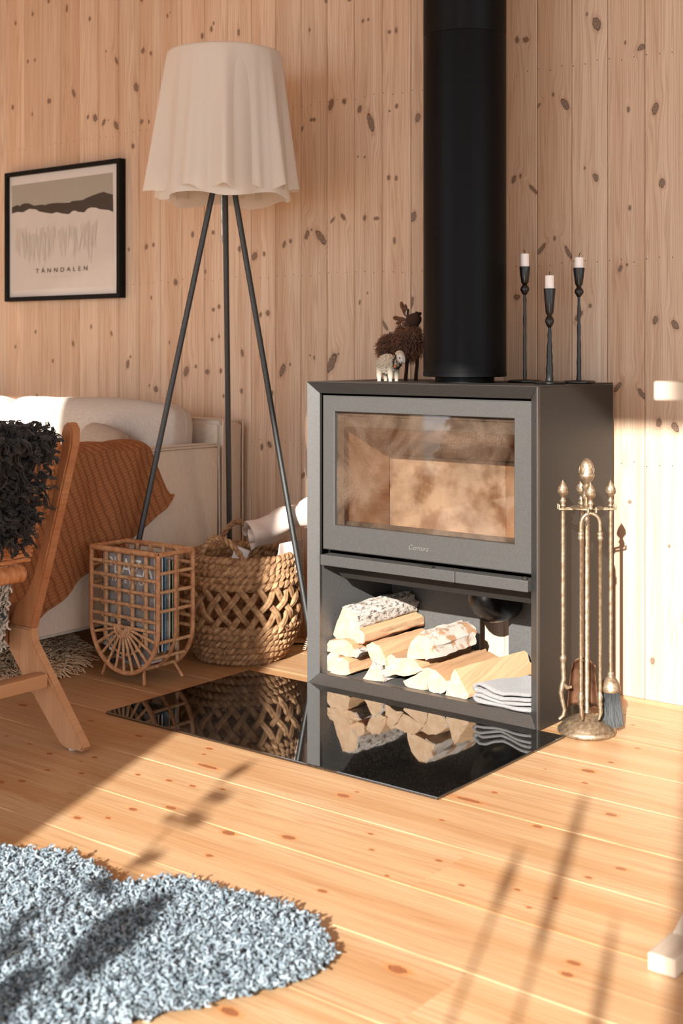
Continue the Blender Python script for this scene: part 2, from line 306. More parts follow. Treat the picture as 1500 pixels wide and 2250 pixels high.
def strands(name, P, R, mats, parent=None, sides=3, org=None, smooth=True, var=None):
    """P (N,K,3) points, R (N,K) radii -> one mesh of thin tubes"""
    base = np.array(ORG[parent.name] if parent is not None else (org or (0, 0, 0)))
    N, K, _ = P.shape
    T = np.empty_like(P)
    T[:, 1:-1] = P[:, 2:] - P[:, :-2]
    T[:, 0] = P[:, 1] - P[:, 0]
    T[:, -1] = P[:, -1] - P[:, -2]
    T /= (np.linalg.norm(T, axis=2, keepdims=True) + 1e-12)
    ref = np.where(np.abs(T[..., 2:3]) < 0.85, np.array([0, 0, 1.0]), np.array([1.0, 0, 0]))
    n1 = np.cross(T, ref)
    n1 /= (np.linalg.norm(n1, axis=2, keepdims=True) + 1e-12)
    n2 = np.cross(T, n1)
    V = np.empty((N, K, sides, 3))
    for s in range(sides):
        a = 2 * PI * s / sides
        V[:, :, s] = P + (n1 * math.cos(a) + n2 * math.sin(a)) * R[..., None]
    V = V.reshape(-1, 3) - base
    idx = np.arange(N * K * sides).reshape(N, K, sides)
    q = []
    for s in range(sides):
        t = (s + 1) % sides
        q.append(np.stack([idx[:, :-1, s], idx[:, :-1, t], idx[:, 1:, t], idx[:, 1:, s]], axis=-1).reshape(-1, 4))
    F = np.concatenate(q)
    me = bpy.data.meshes.new(name)
    me.vertices.add(len(V))
    me.vertices.foreach_set('co', V.astype(np.float32).ravel())
    me.loops.add(F.size)
    me.loops.foreach_set('vertex_index', F.astype(np.int32).ravel())
    me.polygons.add(len(F))
    me.polygons.foreach_set('loop_start', np.arange(0, F.size, 4, dtype=np.int32))
    me.polygons.foreach_set('use_smooth', np.ones(len(F), dtype=bool))
    me.update(calc_edges=True)
    at = me.attributes.new('strand', 'FLOAT', 'POINT')
    rv = rng.random(N) if var is None else var
    at.data.foreach_set('value', np.repeat(rv, K * sides).astype(np.float32))
    at2 = me.attributes.new('along', 'FLOAT', 'POINT')
    al = np.tile(np.repeat(np.linspace(0, 1, K), sides), N)
    at2.data.foreach_set('value', al.astype(np.float32))
    for m in (mats if isinstance(mats, (list, tuple)) else [mats]):
        me.materials.append(m)
    o = bpy.data.objects.new(name, me)
    COL.objects.link(o)
    ORG[o.name] = tuple(base)
    if parent is not None:
        o.parent = parent
    else:
        o.location = tuple(base)
    return o


def curls(root, nrm, length, K, amp, turns, droop=0.0, lean=0.5, r0=0.002, r1=0.0008, seed=3):
    """helical locks that grow from root (N,3) along nrm (N,3)"""
    g = np.random.default_rng(seed)
    N = len(root)
    d = nrm + g.normal(0, lean, (N, 3))
    d /= np.linalg.norm(d, axis=1, keepdims=True)
    L = length * g.uniform(0.65, 1.25, (N, 1, 1))
    s = np.linspace(0, 1, K)[None, :, None]
    a = np.cross(d, g.normal(0, 1, (N, 3)))
    a /= (np.linalg.norm(a, axis=1, keepdims=True) + 1e-9)
    b = np.cross(d, a)
    ph = g.uniform(0, 2 * PI, (N, 1, 1))
    tw = turns * g.uniform(0.7, 1.3, (N, 1, 1)) * np.where(g.random((N, 1, 1)) < 0.5, 1, -1)
    am = amp * g.uniform(0.6, 1.3, (N, 1, 1)) * np.sqrt(s)
    P = root[:, None] + d[:, None] * L * s + (a[:, None] * np.cos(2 * PI * tw * s + ph) + b[:, None] * np.sin(2 * PI * tw * s + ph)) * am - (a[:, None] * np.cos(ph) + b[:, None] * np.sin(ph)) * am * (1 - s)
    P[:, :, 2] -= (droop * L * s * s)[:, :, 0]
    R = (r0 + (r1 - r0) * s[:, :, 0] ** 2) * g.uniform(0.8, 1.2, (N, 1))
    return P, R


# ------------------------------------------------------------------ materials
def nodes_of(name):
    m = bpy.data.materials.new(name)
    m.use_nodes = True
    nt = m.node_tree
    b = nt.nodes['Principled BSDF']
    return m, nt, b


def N(nt, typ, **kw):
    n = nt.nodes.new(typ)
    for k, v in kw.items():
        if k == 'op': n.operation = v
        elif k == 'blend': n.blend_type = v
        elif k == 'dt': n.data_type = v
        elif k.startswith('i_'): n.inputs[k[2:].replace('_', ' ')].default_value = v
        elif k[0] == 'x' and k[1:].isdigit(): n.inputs[int(k[1:])].default_value = v
        else: setattr(n, k, v)
    return n


def math_n(nt, op, a, b=None, c=None, clamp=False):
    n = nt.nodes.new('ShaderNodeMath')
    n.operation = op
    n.use_clamp = clamp
    for i, x in enumerate((a, b, c)):
        if x is None: continue
        if isinstance(x, (int, float)): n.inputs[i].default_value = x
        else: nt.links.new(x, n.inputs[i])
    return n.outputs[0]


def smooth_n(nt, x, lo, hi, o0=0.0, o1=1.0):
    n = nt.nodes.new('ShaderNodeMapRange')
    n.interpolation_type = 'SMOOTHSTEP'
    nt.links.new(x, n.inputs['Value'])
    for k, v in (('From Min', lo), ('From Max', hi), ('To Min', o0), ('To Max', o1)):
        n.inputs[k].default_value = v
    return n.outputs[0]


def mix_n(nt, fac, a, b, blend='MIX'):
    n = nt.nodes.new('ShaderNodeMix')
    n.data_type = 'RGBA'
    n.blend_type = blend
    for s, x in ((n.inputs['Factor'], fac), (n.inputs['A'], a), (n.inputs['B'], b)):
        if isinstance(x, (int, float)): s.default_value = x
        elif isinstance(x, tuple): s.default_value = x
        else: nt.links.new(x, s)
    return n.outputs['Result']


def noise_n(nt, vec, scale, detail=3, rough=0.55, dist=0.0):
    n = nt.nodes.new('ShaderNodeTexNoise')
    n.inputs['Scale'].default_value = scale
    n.inputs['Detail'].default_value = detail
    n.inputs['Roughness'].default_value = rough
    n.inputs['Distortion'].default_value = dist
    if vec is not None: nt.links.new(vec, n.inputs['Vector'])
    return n


def simple(name, c1, c2=None, rough=0.6, metal=0.0, scale=20.0, detail=4, stretch=(1, 1, 1), bump=0.0, bscale=None, spec=0.5, coat=0.0, sheen=0.0, contrast=(0.3, 0.7)):
    m, nt, b = nodes_of(name)
    tc = N(nt, 'ShaderNodeTexCoord')
    mp = N(nt, 'ShaderNodeMapping')
    mp.inputs['Scale'].default_value = stretch
    nt.links.new(tc.outputs['Object'], mp.inputs['Vector'])
    no = noise_n(nt, mp.outputs[0], scale, detail)
    f = smooth_n(nt, no.outputs[0], *contrast)
    c = mix_n(nt, f, c1, c2 or tuple(min(1, x * 0.8) for x in c1[:3]) + (1,))
    nt.links.new(c, b.inputs['Base Color'])
    b.inputs['Roughness'].default_value = rough
    b.inputs['Metallic'].default_value = metal
    b.inputs['Specular IOR Level'].default_value = spec
    if coat: b.inputs['Coat Weight'].default_value = coat
    if sheen: b.inputs['Sheen Weight'].default_value = sheen
    if bump:
        n2 = noise_n(nt, mp.outputs[0], bscale or scale * 3, 3)
        bp = N(nt, 'ShaderNodeBump')
        bp.inputs['Strength'].default_value = bump
        bp.inputs['Distance'].default_value = 0.002
        nt.links.new(n2.outputs[0], bp.inputs['Height'])
        nt.links.new(bp.outputs[0], b.inputs['Normal'])
    return m


def fabric(name, c1, c2, scale=900.0, fold=6.0, rough=0.95, bump=0.35, slub=True):
    """woven cloth: two crossed thread waves with slubs"""
    m, nt, b = nodes_of(name)
    tc = N(nt, 'ShaderNodeTexCoord')
    v = tc.outputs['Object']
    hs = []
    for st in ((scale * 0.05, scale * 0.9, scale * 0.05), (scale * 0.9, scale * 0.9, scale * 0.04)):
        mp = N(nt, 'ShaderNodeMapping')
        mp.inputs['Scale'].default_value = st
        nt.links.new(v, mp.inputs['Vector'])
        hs.append(noise_n(nt, mp.outputs[0], 1.0, 2).outputs[0])
    h = math_n(nt, 'ADD', hs[0], hs[1])
    h = math_n(nt, 'MULTIPLY', h, 0.5)
    f = smooth_n(nt, h, 0.35, 0.65)
    c = mix_n(nt, f, c2, c1)
    nt.links.new(c, b.inputs['Base Color'])
    b.inputs['Roughness'].default_value = rough
    b.inputs['Specular IOR Level'].default_value = 0.15
    b.inputs['Sheen Weight'].default_value = 0.15
    big = noise_n(nt, v, fold, 3)
    hh = math_n(nt, 'MULTIPLY_ADD', big.outputs[0], 6.0, h)
    bp = N(nt, 'ShaderNodeBump')
    bp.inputs['Strength'].default_value = bump
    bp.inputs['Distance'].default_value = 0.002
    nt.links.new(hh, bp.inputs['Height'])
    nt.links.new(bp.outputs[0], b.inputs['Normal'])
    return m


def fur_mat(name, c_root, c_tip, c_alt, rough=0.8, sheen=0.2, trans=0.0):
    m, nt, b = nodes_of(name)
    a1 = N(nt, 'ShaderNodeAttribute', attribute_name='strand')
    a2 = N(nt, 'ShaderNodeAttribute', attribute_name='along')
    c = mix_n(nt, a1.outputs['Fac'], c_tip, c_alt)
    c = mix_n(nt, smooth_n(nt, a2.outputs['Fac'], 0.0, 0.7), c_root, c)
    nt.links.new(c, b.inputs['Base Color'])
    b.inputs['Roughness'].default_value = rough
    b.inputs['Specular IOR Level'].default_value = 0.3
    b.inputs['Sheen Weight'].default_value = sheen
    return m


# knot group: elliptical distance to one knot and how far it pushes the grain aside
KG = bpy.data.node_groups.new('wood_knot', 'ShaderNodeTree')
for nm, tp in (('Across', 'NodeSocketFloat'), ('Along', 'NodeSocketFloat'), ('Wobble', 'NodeSocketFloat'), ('Centre across', 'NodeSocketFloat'), ('Centre along', 'NodeSocketFloat'), ('Half width', 'NodeSocketFloat'), ('Half length', 'NodeSocketFloat'), ('Cos', 'NodeSocketFloat'), ('Sin', 'NodeSocketFloat'), ('Distance in', 'NodeSocketFloat'), ('Shift in', 'NodeSocketFloat')):
    KG.interface.new_socket(nm, in_out='INPUT', socket_type=tp)
for nm in ('Distance', 'Shift'):
    KG.interface.new_socket(nm, in_out='OUTPUT', socket_type='NodeSocketFloat')
_i = KG.nodes.new('NodeGroupInput')
_o = KG.nodes.new('NodeGroupOutput')
_da = math_n(KG, 'SUBTRACT', _i.outputs['Across'], _i.outputs['Centre across'])
_dl = math_n(KG, 'SUBTRACT', _i.outputs['Along'], _i.outputs['Centre along'])
_u = math_n(KG, 'DIVIDE', math_n(KG, 'SUBTRACT', math_n(KG, 'MULTIPLY', _da, _i.outputs['Cos']), math_n(KG, 'MULTIPLY', _dl, _i.outputs['Sin'])), _i.outputs['Half width'])
_v = math_n(KG, 'DIVIDE', math_n(KG, 'ADD', math_n(KG, 'MULTIPLY', _da, _i.outputs['Sin']), math_n(KG, 'MULTIPLY', _dl, _i.outputs['Cos'])), _i.outputs['Half length'])
_d2 = math_n(KG, 'ADD', math_n(KG, 'MULTIPLY', _u, _u), math_n(KG, 'MULTIPLY', _v, _v))
_d = math_n(KG, 'MULTIPLY', math_n(KG, 'SQRT', _d2), _i.outputs['Wobble'])
KG.links.new(math_n(KG, 'MINIMUM', _d, _i.outputs['Distance in']), _o.inputs['Distance'])
_e = math_n(KG, 'POWER', 2.718, math_n(KG, 'MULTIPLY', math_n(KG, 'ADD', math_n(KG, 'MULTIPLY', math_n(KG, 'MULTIPLY', _u, _u), 0.16), math_n(KG, 'MULTIPLY', math_n(KG, 'MULTIPLY', _v, _v), 0.07)), -1.0))
KG.links.new(math_n(KG, 'ADD', _i.outputs['Shift in'], math_n(KG, 'MULTIPLY', _da, _e)), _o.inputs['Shift'])


def knotty(name, knots, along, seed, pal, rough=0.55, coat=0.0, gscale=1.0, spec=0.4):
    """pine board: straight grain that flows round the knots. along = axis index of the grain; across = the other in-plane axis"""
    m, nt, b = nodes_of(name)
    tc = N(nt, 'ShaderNodeTexCoord')
    sp = N(nt, 'ShaderNodeSeparateXYZ')
    nt.links.new(tc.outputs['Object'], sp.inputs[0])
    oi = N(nt, 'ShaderNodeObjectInfo')
    if along == 2: A, L = sp.outputs[0], sp.outputs[2]
    elif along == 0: A, L = sp.outputs[1], sp.outputs[0]
    else: A, L = sp.outputs[0], sp.outputs[1]
    wob = noise_n(nt, tc.outputs['Object'], 120.0, 2)
    wobv = math_n(nt, 'MULTIPLY_ADD', wob.outputs[0], 0.7, 0.65)
    D = 9.0
    S = 0.0
    for (ca, cl, ha, hl, ang) in knots:
        g = nt.nodes.new('ShaderNodeGroup')
        g.node_tree = KG
        nt.links.new(A, g.inputs['Across'])
        nt.links.new(L, g.inputs['Along'])
        nt.links.new(wobv, g.inputs['Wobble'])
        for k, v in (('Centre across', ca), ('Centre along', cl), ('Half width', ha * 0.85), ('Half length', hl * 0.88), ('Cos', math.cos(ang)), ('Sin', math.sin(ang))):
            g.inputs[k].default_value = v
        for k, v in (('Distance in', D), ('Shift in', S)):
            if isinstance(v, float): g.inputs[k].default_value = v
            else: nt.links.new(v, g.inputs[k])
        D, S = g.outputs['Distance'], g.outputs['Shift']
    G = A if isinstance(S, float) else math_n(nt, 'SUBTRACT', A, math_n(nt, 'MULTIPLY', S, 0.85))
    sd = math_n(nt, 'MULTIPLY', oi.outputs['Random'], 40.0)
    sd = math_n(nt, 'ADD', sd, float(seed))

    def grain(ka, kl, detail):
        cb = N(nt, 'ShaderNodeCombineXYZ')
        nt.links.new(math_n(nt, 'MULTIPLY', G, ka * gscale), cb.inputs[0])
        nt.links.new(math_n(nt, 'MULTIPLY', L, kl), cb.inputs[1])
        nt.links.new(sd, cb.inputs[2])
        return noise_n(nt, cb.outputs[0], 1.0, detail).outputs[0]
    broad = grain(28.0, 0.55, 2)
    rings = math_n(nt, 'SINE', math_n(nt, 'MULTIPLY', broad, 95.0))
    rings = math_n(nt, 'MULTIPLY_ADD', rings, 0.5, 0.5)
    rings = math_n(nt, 'POWER', rings, 2.0)
    fine = grain(420.0, 3.0, 3)
    patch = grain(20.0, 0.2, 1)
    c = mix_n(nt, smooth_n(nt, patch, 0.3, 0.7), pal['a'], pal['b'])
    c = mix_n(nt, math_n(nt, 'MULTIPLY', rings, pal.get('ring', 0.45)), c, pal['line'])
    c = mix_n(nt, math_n(nt, 'MULTIPLY', smooth_n(nt, fine, 0.5, 0.75), pal.get('fine', 0.3)), c, pal['line'])
    tint = smooth_n(nt, oi.outputs['Random'], 0.0, 1.0, pal.get('lo', 0.86), pal.get('hi', 1.08))
    hs = N(nt, 'ShaderNodeHueSaturation')
    nt.links.new(tint, hs.inputs['Value'])
    nt.links.new(c, hs.inputs['Color'])
    c = hs.outputs[0]
    if not isinstance(D, float):
        kr = math_n(nt, 'MULTIPLY_ADD', math_n(nt, 'SINE', math_n(nt, 'MULTIPLY', D, 11.0)), 0.5, 0.5)
        kc = mix_n(nt, math_n(nt, 'MULTIPLY', kr, 0.5), pal['knot'], pal['knot2'])
        c = mix_n(nt, math_n(nt, 'MULTIPLY', smooth_n(nt, D, 2.3, 1.0), pal.get('halo_f', 0.45)), c, pal['halo'])
        c = mix_n(nt, math_n(nt, 'MULTIPLY', smooth_n(nt, D, 1.25, 0.7), pal.get('knot_f', 0.9)), c, kc)
        c = mix_n(nt, math_n(nt, 'MULTIPLY', math_n(nt, 'MULTIPLY', smooth_n(nt, D, 0.75, 0.95), smooth_n(nt, D, 1.2, 1.0)), pal.get('rim', 0.3)), c, pal['rimc'])
    nt.links.new(c, b.inputs['Base Color'])
    b.inputs['Roughness'].default_value = rough
    b.inputs['Specular IOR Level'].default_value = spec
    if coat:
        b.inputs['Coat Weight'].default_value = coat
        b.inputs['Coat Roughness'].default_value = 0.25
    bp = N(nt, 'ShaderNodeBump')
    bp.inputs['Strength'].default_value = 0.12
    bp.inputs['Distance'].default_value = 0.001
    nt.links.new(fine, bp.inputs['Height'])
    nt.links.new(bp.outputs[0], b.inputs['Normal'])
    return m


PAL_WALL = dict(a=lin(222, 197, 170), b=lin(208, 175, 145), line=lin(164, 120, 90), ring=0.36, fine=0.36, knot=lin(104, 82, 66), knot2=lin(162, 136, 114), halo=lin(170, 132, 104), halo_f=0.45, knot_f=0.9, rim=0.75, rimc=lin(70, 52, 40), lo=0.92, hi=1.05)
PAL_FLOOR = dict(a=lin(206, 171, 130), b=lin(192, 149, 104), line=lin(160, 106, 64), ring=0.42, fine=0.34, knot=lin(134, 76, 46), knot2=lin(176, 116, 80), halo=lin(202, 132, 72), halo_f=0.75, rim=0.6, rimc=lin(88, 46, 28), lo=0.94, hi=1.04)
PAL_TEAK = dict(a=lin(178, 124, 84), b=lin(164, 108, 70), line=lin(130, 80, 48), ring=0.3, fine=0.35, knot=lin(60, 34, 20), knot2=lin(90, 54, 34), halo=lin(130, 76, 40), rimc=lin(50, 28, 16))
PAL_RAW = dict(a=lin(196, 152, 112), b=lin(182, 136, 98), line=lin(150, 102, 66), ring=0.3, fine=0.3, knot=lin(60, 34, 20), knot2=lin(90, 54, 34), halo=lin(130, 76, 40), rimc=lin(50, 28, 16))
PAL_GREY = dict(a=lin(206, 190, 170), b=lin(190, 172, 150), line=lin(160, 138, 116), ring=0.3, fine=0.3, knot=lin(60, 34, 20), knot2=lin(90, 54, 34), halo=lin(130, 76, 40), rimc=lin(50, 28, 16))

M = {}
M['steel'] = simple('black_painted_steel', lin(44, 41, 37), lin(38, 35, 31), rough=0.5, metal=0.1, scale=260, bump=0.06, bscale=900, spec=0.35)
M['frame_steel'] = simple('satin_black_frame_steel', lin(112, 110, 106), lin(104, 102, 98), rough=0.43, metal=0.9, scale=260, bump=0.05, bscale=900)
M['door_iron'] = simple('grey_cast_iron', lin(82, 80, 76), lin(73, 71, 67), rough=0.55, metal=0.35, scale=420, bump=0.2, bscale=1100, spec=0.5)
M['steel_in'] = simple('black_steel_inside', lin(92, 90, 87), lin(84, 82, 79), rough=0.55, metal=0.2, scale=120, bump=0.05)
M['pipe'] = simple('matt_black_flue_paint', lin(6, 5, 5), lin(4, 4, 4), rough=0.45, scale=300, bump=0.04, bscale=900, spec=0.12)
M['hose'] = simple('black_flexible_duct', lin(10, 10, 10), lin(16, 16, 16), rough=0.3, scale=200, spec=0.5)
M['chrome'] = simple('bright_clamp_steel', lin(200, 198, 194), lin(150, 146, 140), rough=0.25, metal=1.0, scale=60)
M['brick'] = simple('fire_brick', lin(178, 138, 102), lin(146, 102, 68), rough=0.9, scale=10, bump=0.3, bscale=260)
M['brick_ash'] = simple('ash_dusted_fire_brick', lin(196, 170, 142), lin(138, 100, 70), rough=0.95, scale=15, detail=8, bump=0.4, bscale=300, contrast=(0.36, 0.66))
M['soot'] = simple('sooty_steel', lin(92, 76, 62), lin(62, 52, 44), rough=0.7, scale=40)
M['iron'] = simple('wrought_black_iron', lin(15, 13, 12), lin(24, 21, 19), rough=0.34, scale=160, bump=0.3, bscale=240, spec=0.5)
M['wax'] = simple('white_wax', lin(248, 244, 238), lin(242, 236, 228), rough=0.5, scale=30)
M['wick'] = simple('burnt_wick', lin(36, 30, 26), lin(24, 20, 18), rough=0.9)
M['brass'] = simple('antique_brass', lin(176, 158, 132), lin(136, 114, 88), rough=0.42, metal=0.8, scale=110, bump=0.10, bscale=600)
M['bristle'] = fur_mat('grey_bristle', lin(44, 46, 46), lin(92, 96, 95), lin(62, 65, 65))
M['shovel_in'] = simple('worn_copper_brown', lin(120, 84, 60), lin(86, 58, 40), rough=0.5, metal=0.7, scale=40)
M['lamp_leg'] = simple('black_lamp_tube', lin(84, 83, 81), lin(76, 75, 73), rough=0.52, metal=0.9, scale=200)
M['rattan'] = simple('rattan_cane', lin(208, 168, 126), lin(178, 132, 92), rough=0.55, scale=70, bump=0.2, bscale=300)
M['rattan_dark'] = simple('reddish_rattan_cane', lin(204, 152, 108), lin(170, 114, 74), rough=0.5, scale=60, bump=0.2, bscale=300)
M['wrap'] = simple('pale_cane_binding', lin(196, 150, 108), lin(166, 118, 78), rough=0.55, scale=90)
M['grass'] = simple('twisted_water_hyacinth', lin(186, 146, 104), lin(124, 86, 54), rough=0.8, scale=55, bump=0.5, bscale=220, contrast=(0.25, 0.75))
M['sofa'] = fabric('grey_beige_linen', lin(220, 206, 188), lin(204, 188, 170))
M['cushion'] = fabric('light_grey_linen', lin(196, 186, 174), lin(180, 168, 156))
M['pillow'] = fabric('beige_cotton', lin(178, 160, 142), lin(160, 140, 122), scale=1200)
M['throw'] = None
M['linen'] = fabric('white_pink_linen', lin(226, 210, 196), lin(212, 192, 176), scale=1200)
M['felt'] = simple('grey_felt', lin(150, 146, 142), lin(126, 122, 118), rough=1.0, scale=400, bump=0.6, bscale=800, sheen=0.2)
M['mat_black'] = simple('matt_black_frame', lin(12, 10, 9), lin(9, 8, 7), rough=0.65, spec=0.2)
M['paper'] = simple('white_paper', lin(240, 236, 230), lin(236, 232, 226), rough=0.8, scale=8)
M['p_sky'] = simple('printed_grey_green', lin(180, 176, 162), lin(176, 172, 158), rough=0.8, scale=8)
M['p_ridge'] = simple('printed_black_brown', lin(34, 29, 27), lin(30, 26, 24), rough=0.8)
M['p_field'] = simple('printed_pale_sand', lin(232, 224, 214), lin(228, 220, 210), rough=0.8)
M['p_tree'] = simple('printed_pale_grey', lin(218, 210, 199), lin(214, 206, 195), rough=0.8)
M['p_letter'] = simple('printed_dark_letters', lin(70, 62, 56), lin(66, 58, 52), rough=0.8)
M['white_ink'] = simple('white_ink', lin(232, 228, 222), lin(230, 226, 220), rough=0.6)
M['cable'] = simple('black_rubber_cable', lin(28, 24, 22), lin(22, 20, 18), rough=0.4)
M['cord'] = simple('beige_coil_cord', lin(196, 178, 156), lin(176, 156, 134), rough=0.7)
M['skin'] = simple('fleece_hide', lin(70, 74, 78), lin(56, 60, 64), rough=1.0)
M['dark_hide'] = simple('dark_hide', lin(22, 18, 15), lin(18, 14, 12), rough=1.0)
M['rug_wool'] = fur_mat('blue_grey_wool', lin(30, 34, 37), lin(164, 178, 184), lin(98, 111, 118), rough=0.9, sheen=0.05)  # dark root colour paints in shade between the curls and deepens the leaf shadows
M['cream_hide'] = simple('cream_hide', lin(170, 150, 128), lin(150, 130, 108), rough=1.0)
M['cream_wool'] = fur_mat('cream_long_wool', lin(210, 176, 136), lin(246, 218, 182), lin(232, 198, 156), rough=0.85)
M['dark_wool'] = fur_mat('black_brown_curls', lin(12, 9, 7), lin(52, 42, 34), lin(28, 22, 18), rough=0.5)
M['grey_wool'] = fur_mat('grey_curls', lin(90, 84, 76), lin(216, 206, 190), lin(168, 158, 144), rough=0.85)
M['brown_wool'] = fur_mat('brown_toy_wool', lin(84, 54, 38), lin(158, 108, 78), lin(126, 84, 60), rough=0.9)
M['sheep_wool'] = simple('cream_boucle', lin(222, 208, 186), lin(206, 190, 166), rough=1.0, scale=200, bump=0.8, bscale=420)
M['brown_felt'] = simple('dark_brown_felt', lin(64, 42, 32), lin(50, 32, 24), rough=1.0, scale=260, bump=0.4, bscale=500)
M['antler_felt'] = simple('brown_antler_felt', lin(110, 76, 56), lin(92, 62, 46), rough=1.0, scale=200, bump=0.3)
M['white_felt'] = simple('white_felt', lin(226, 218, 206), lin(214, 204, 190), rough=1.0, scale=200)
M['green'] = simple('dark_green_garland', lin(36, 52, 40), lin(26, 38, 30), rough=0.8, scale=200)
M['orange'] = simple('orange_bell', lin(206, 120, 66), lin(180, 96, 50), rough=0.35)
M['plant'] = simple('dark_leaf', lin(60, 84, 52), lin(44, 66, 40), rough=0.5, scale=30)
M['reed'] = simple('dry_reed', lin(150, 110, 70), lin(120, 84, 52), rough=0.8, scale=60)
M['pot'] = simple('stoneware_pot', lin(170, 160, 148), lin(150, 140, 128), rough=0.6, scale=20)
M['rubber'] = simple('pale_glide', lin(200, 190, 176), lin(190, 180, 166), rough=0.6)
M['teak'] = knotty('orange_teak', [], 2, 3, PAL_TEAK, rough=0.4, gscale=1.6)
M['raw'] = knotty('pale_raw_teak', [], 2, 5, PAL_RAW, rough=0.55, gscale=1.6)
M['grey_wood'] = knotty('whitewashed_table_wood', [], 1, 8, PAL_GREY, rough=0.6)
M['grey_wood_x'] = knotty('whitewashed_table_top', [], 0, 9, PAL_GREY, rough=0.6)


def hearth_mat():
    m, nt, b = nodes_of('black_hearth_glass')
    tc = N(nt, 'ShaderNodeTexCoord')
    n1 = noise_n(nt, tc.outputs['Object'], 620.0, 2)
    n2 = noise_n(nt, tc.outputs['Object'], 5.0, 3)
    dust = math_n(nt, 'MULTIPLY', smooth_n(nt, n1.outputs[0], 0.60, 0.72), smooth_n(nt, n2.outputs[0], 0.3, 0.7, 0.35, 1.0))
    c = mix_n(nt, math_n(nt, 'MULTIPLY', dust, 0.5), lin(10, 10, 10), lin(150, 140, 124))
    nt.links.new(c, b.inputs['Base Color'])
    nt.links.new(math_n(nt, 'MULTIPLY_ADD', dust, 0.4, 0.03), b.inputs['Roughness'])
    b.inputs['Specular IOR Level'].default_value = 1.0
    b.inputs['IOR'].default_value = 1.75
    return m


M['hearth'] = hearth_mat()


def pane_mat(name, tint, dirt, dirt_col, sc=5.0):
    """thin glass: clear through, mirror by Fresnel, a film of dust or soot"""
    m, nt, b = nodes_of(name)
    nt.nodes.remove(b)
    out = nt.nodes['Material Output']
    tr = N(nt, 'ShaderNodeBsdfTransparent')
    tr.inputs[0].default_value = tint
    gl = N(nt, 'ShaderNodeBsdfGlossy')
    gl.inputs['Roughness'].default_value = 0.03
    df = N(nt, 'ShaderNodeBsdfDiffuse')
    df.inputs[0].default_value = dirt_col
    ge = N(nt, 'ShaderNodeNewGeometry')
    dp = N(nt, 'ShaderNodeVectorMath', operation='DOT_PRODUCT')
    nt.links.new(ge.outputs['Normal'], dp.inputs[0])
    nt.links.new(ge.outputs['Incoming'], dp.inputs[1])
    co = math_n(nt, 'ABSOLUTE', dp.outputs['Value'])
    frs = math_n(nt, 'MULTIPLY_ADD', math_n(nt, 'POWER', math_n(nt, 'SUBTRACT', 1.0, co), 5.0), 0.94, 0.05)
    tc = N(nt, 'ShaderNodeTexCoord')
    n1 = noise_n(nt, tc.outputs['Object'], sc, 4, 0.6, 0.8)
    n2 = noise_n(nt, tc.outputs['Object'], 260.0, 2)
    f = math_n(nt, 'MULTIPLY', smooth_n(nt, n1.outputs[0], 0.35, 0.75), smooth_n(nt, n2.outputs[0], 0.3, 0.7, 0.5, 1.0))
    f = math_n(nt, 'MULTIPLY', f, dirt)
    m1 = N(nt, 'ShaderNodeMixShader')
    nt.links.new(f, m1.inputs[0]); nt.links.new(tr.outputs[0], m1.inputs[1]); nt.links.new(df.outputs[0], m1.inputs[2])
    m2 = N(nt, 'ShaderNodeMixShader')
    nt.links.new(frs, m2.inputs[0]); nt.links.new(m1.outputs[0], m2.inputs[1]); nt.links.new(gl.outputs[0], m2.inputs[2])
    nt.links.new(m2.outputs[0], out.inputs[0])
    return m


M['stove_glass'] = pane_mat('sooted_stove_glass', (0.84, 0.81, 0.78, 1), 0.42, lin(132, 112, 94))
M['picture_glass'] = pane_mat('clear_picture_glass', (0.97, 0.97, 0.97, 1), 0.0, lin(200, 200, 200))


def shade_mat():
    m, nt, b = nodes_of('crinkled_white_silk')
    nt.nodes.remove(b)
    out = nt.nodes['Material Output']
    tc = N(nt, 'ShaderNodeTexCoord')
    mp = N(nt, 'ShaderNodeMapping')
    mp.inputs['Scale'].default_value = (1, 1, 0.35)
    nt.links.new(tc.outputs['Object'], mp.inputs['Vector'])
    n1 = noise_n(nt, mp.outputs[0], 60.0, 4, 0.6, 1.0)
    bp = N(nt, 'ShaderNodeBump')
    bp.inputs['Strength'].default_value = 0.35
    bp.inputs['Distance'].default_value = 0.003
    nt.links.new(n1.outputs[0], bp.inputs['Height'])
    df = N(nt, 'ShaderNodeBsdfDiffuse')
    df.inputs[0].default_value = lin(236, 228, 216)
    tl = N(nt, 'ShaderNodeBsdfTranslucent')
    tl.inputs[0].default_value = lin(246, 240, 232)
    nt.links.new(bp.outputs[0], df.inputs['Normal'])
    mx = N(nt, 'ShaderNodeMixShader')
    mx.inputs[0].default_value = 0.35
    nt.links.new(df.outputs[0], mx.inputs[1]); nt.links.new(tl.outputs[0], mx.inputs[2])
    nt.links.new(mx.outputs[0], out.inputs[0])
    return m


M['shade'] = shade_mat()


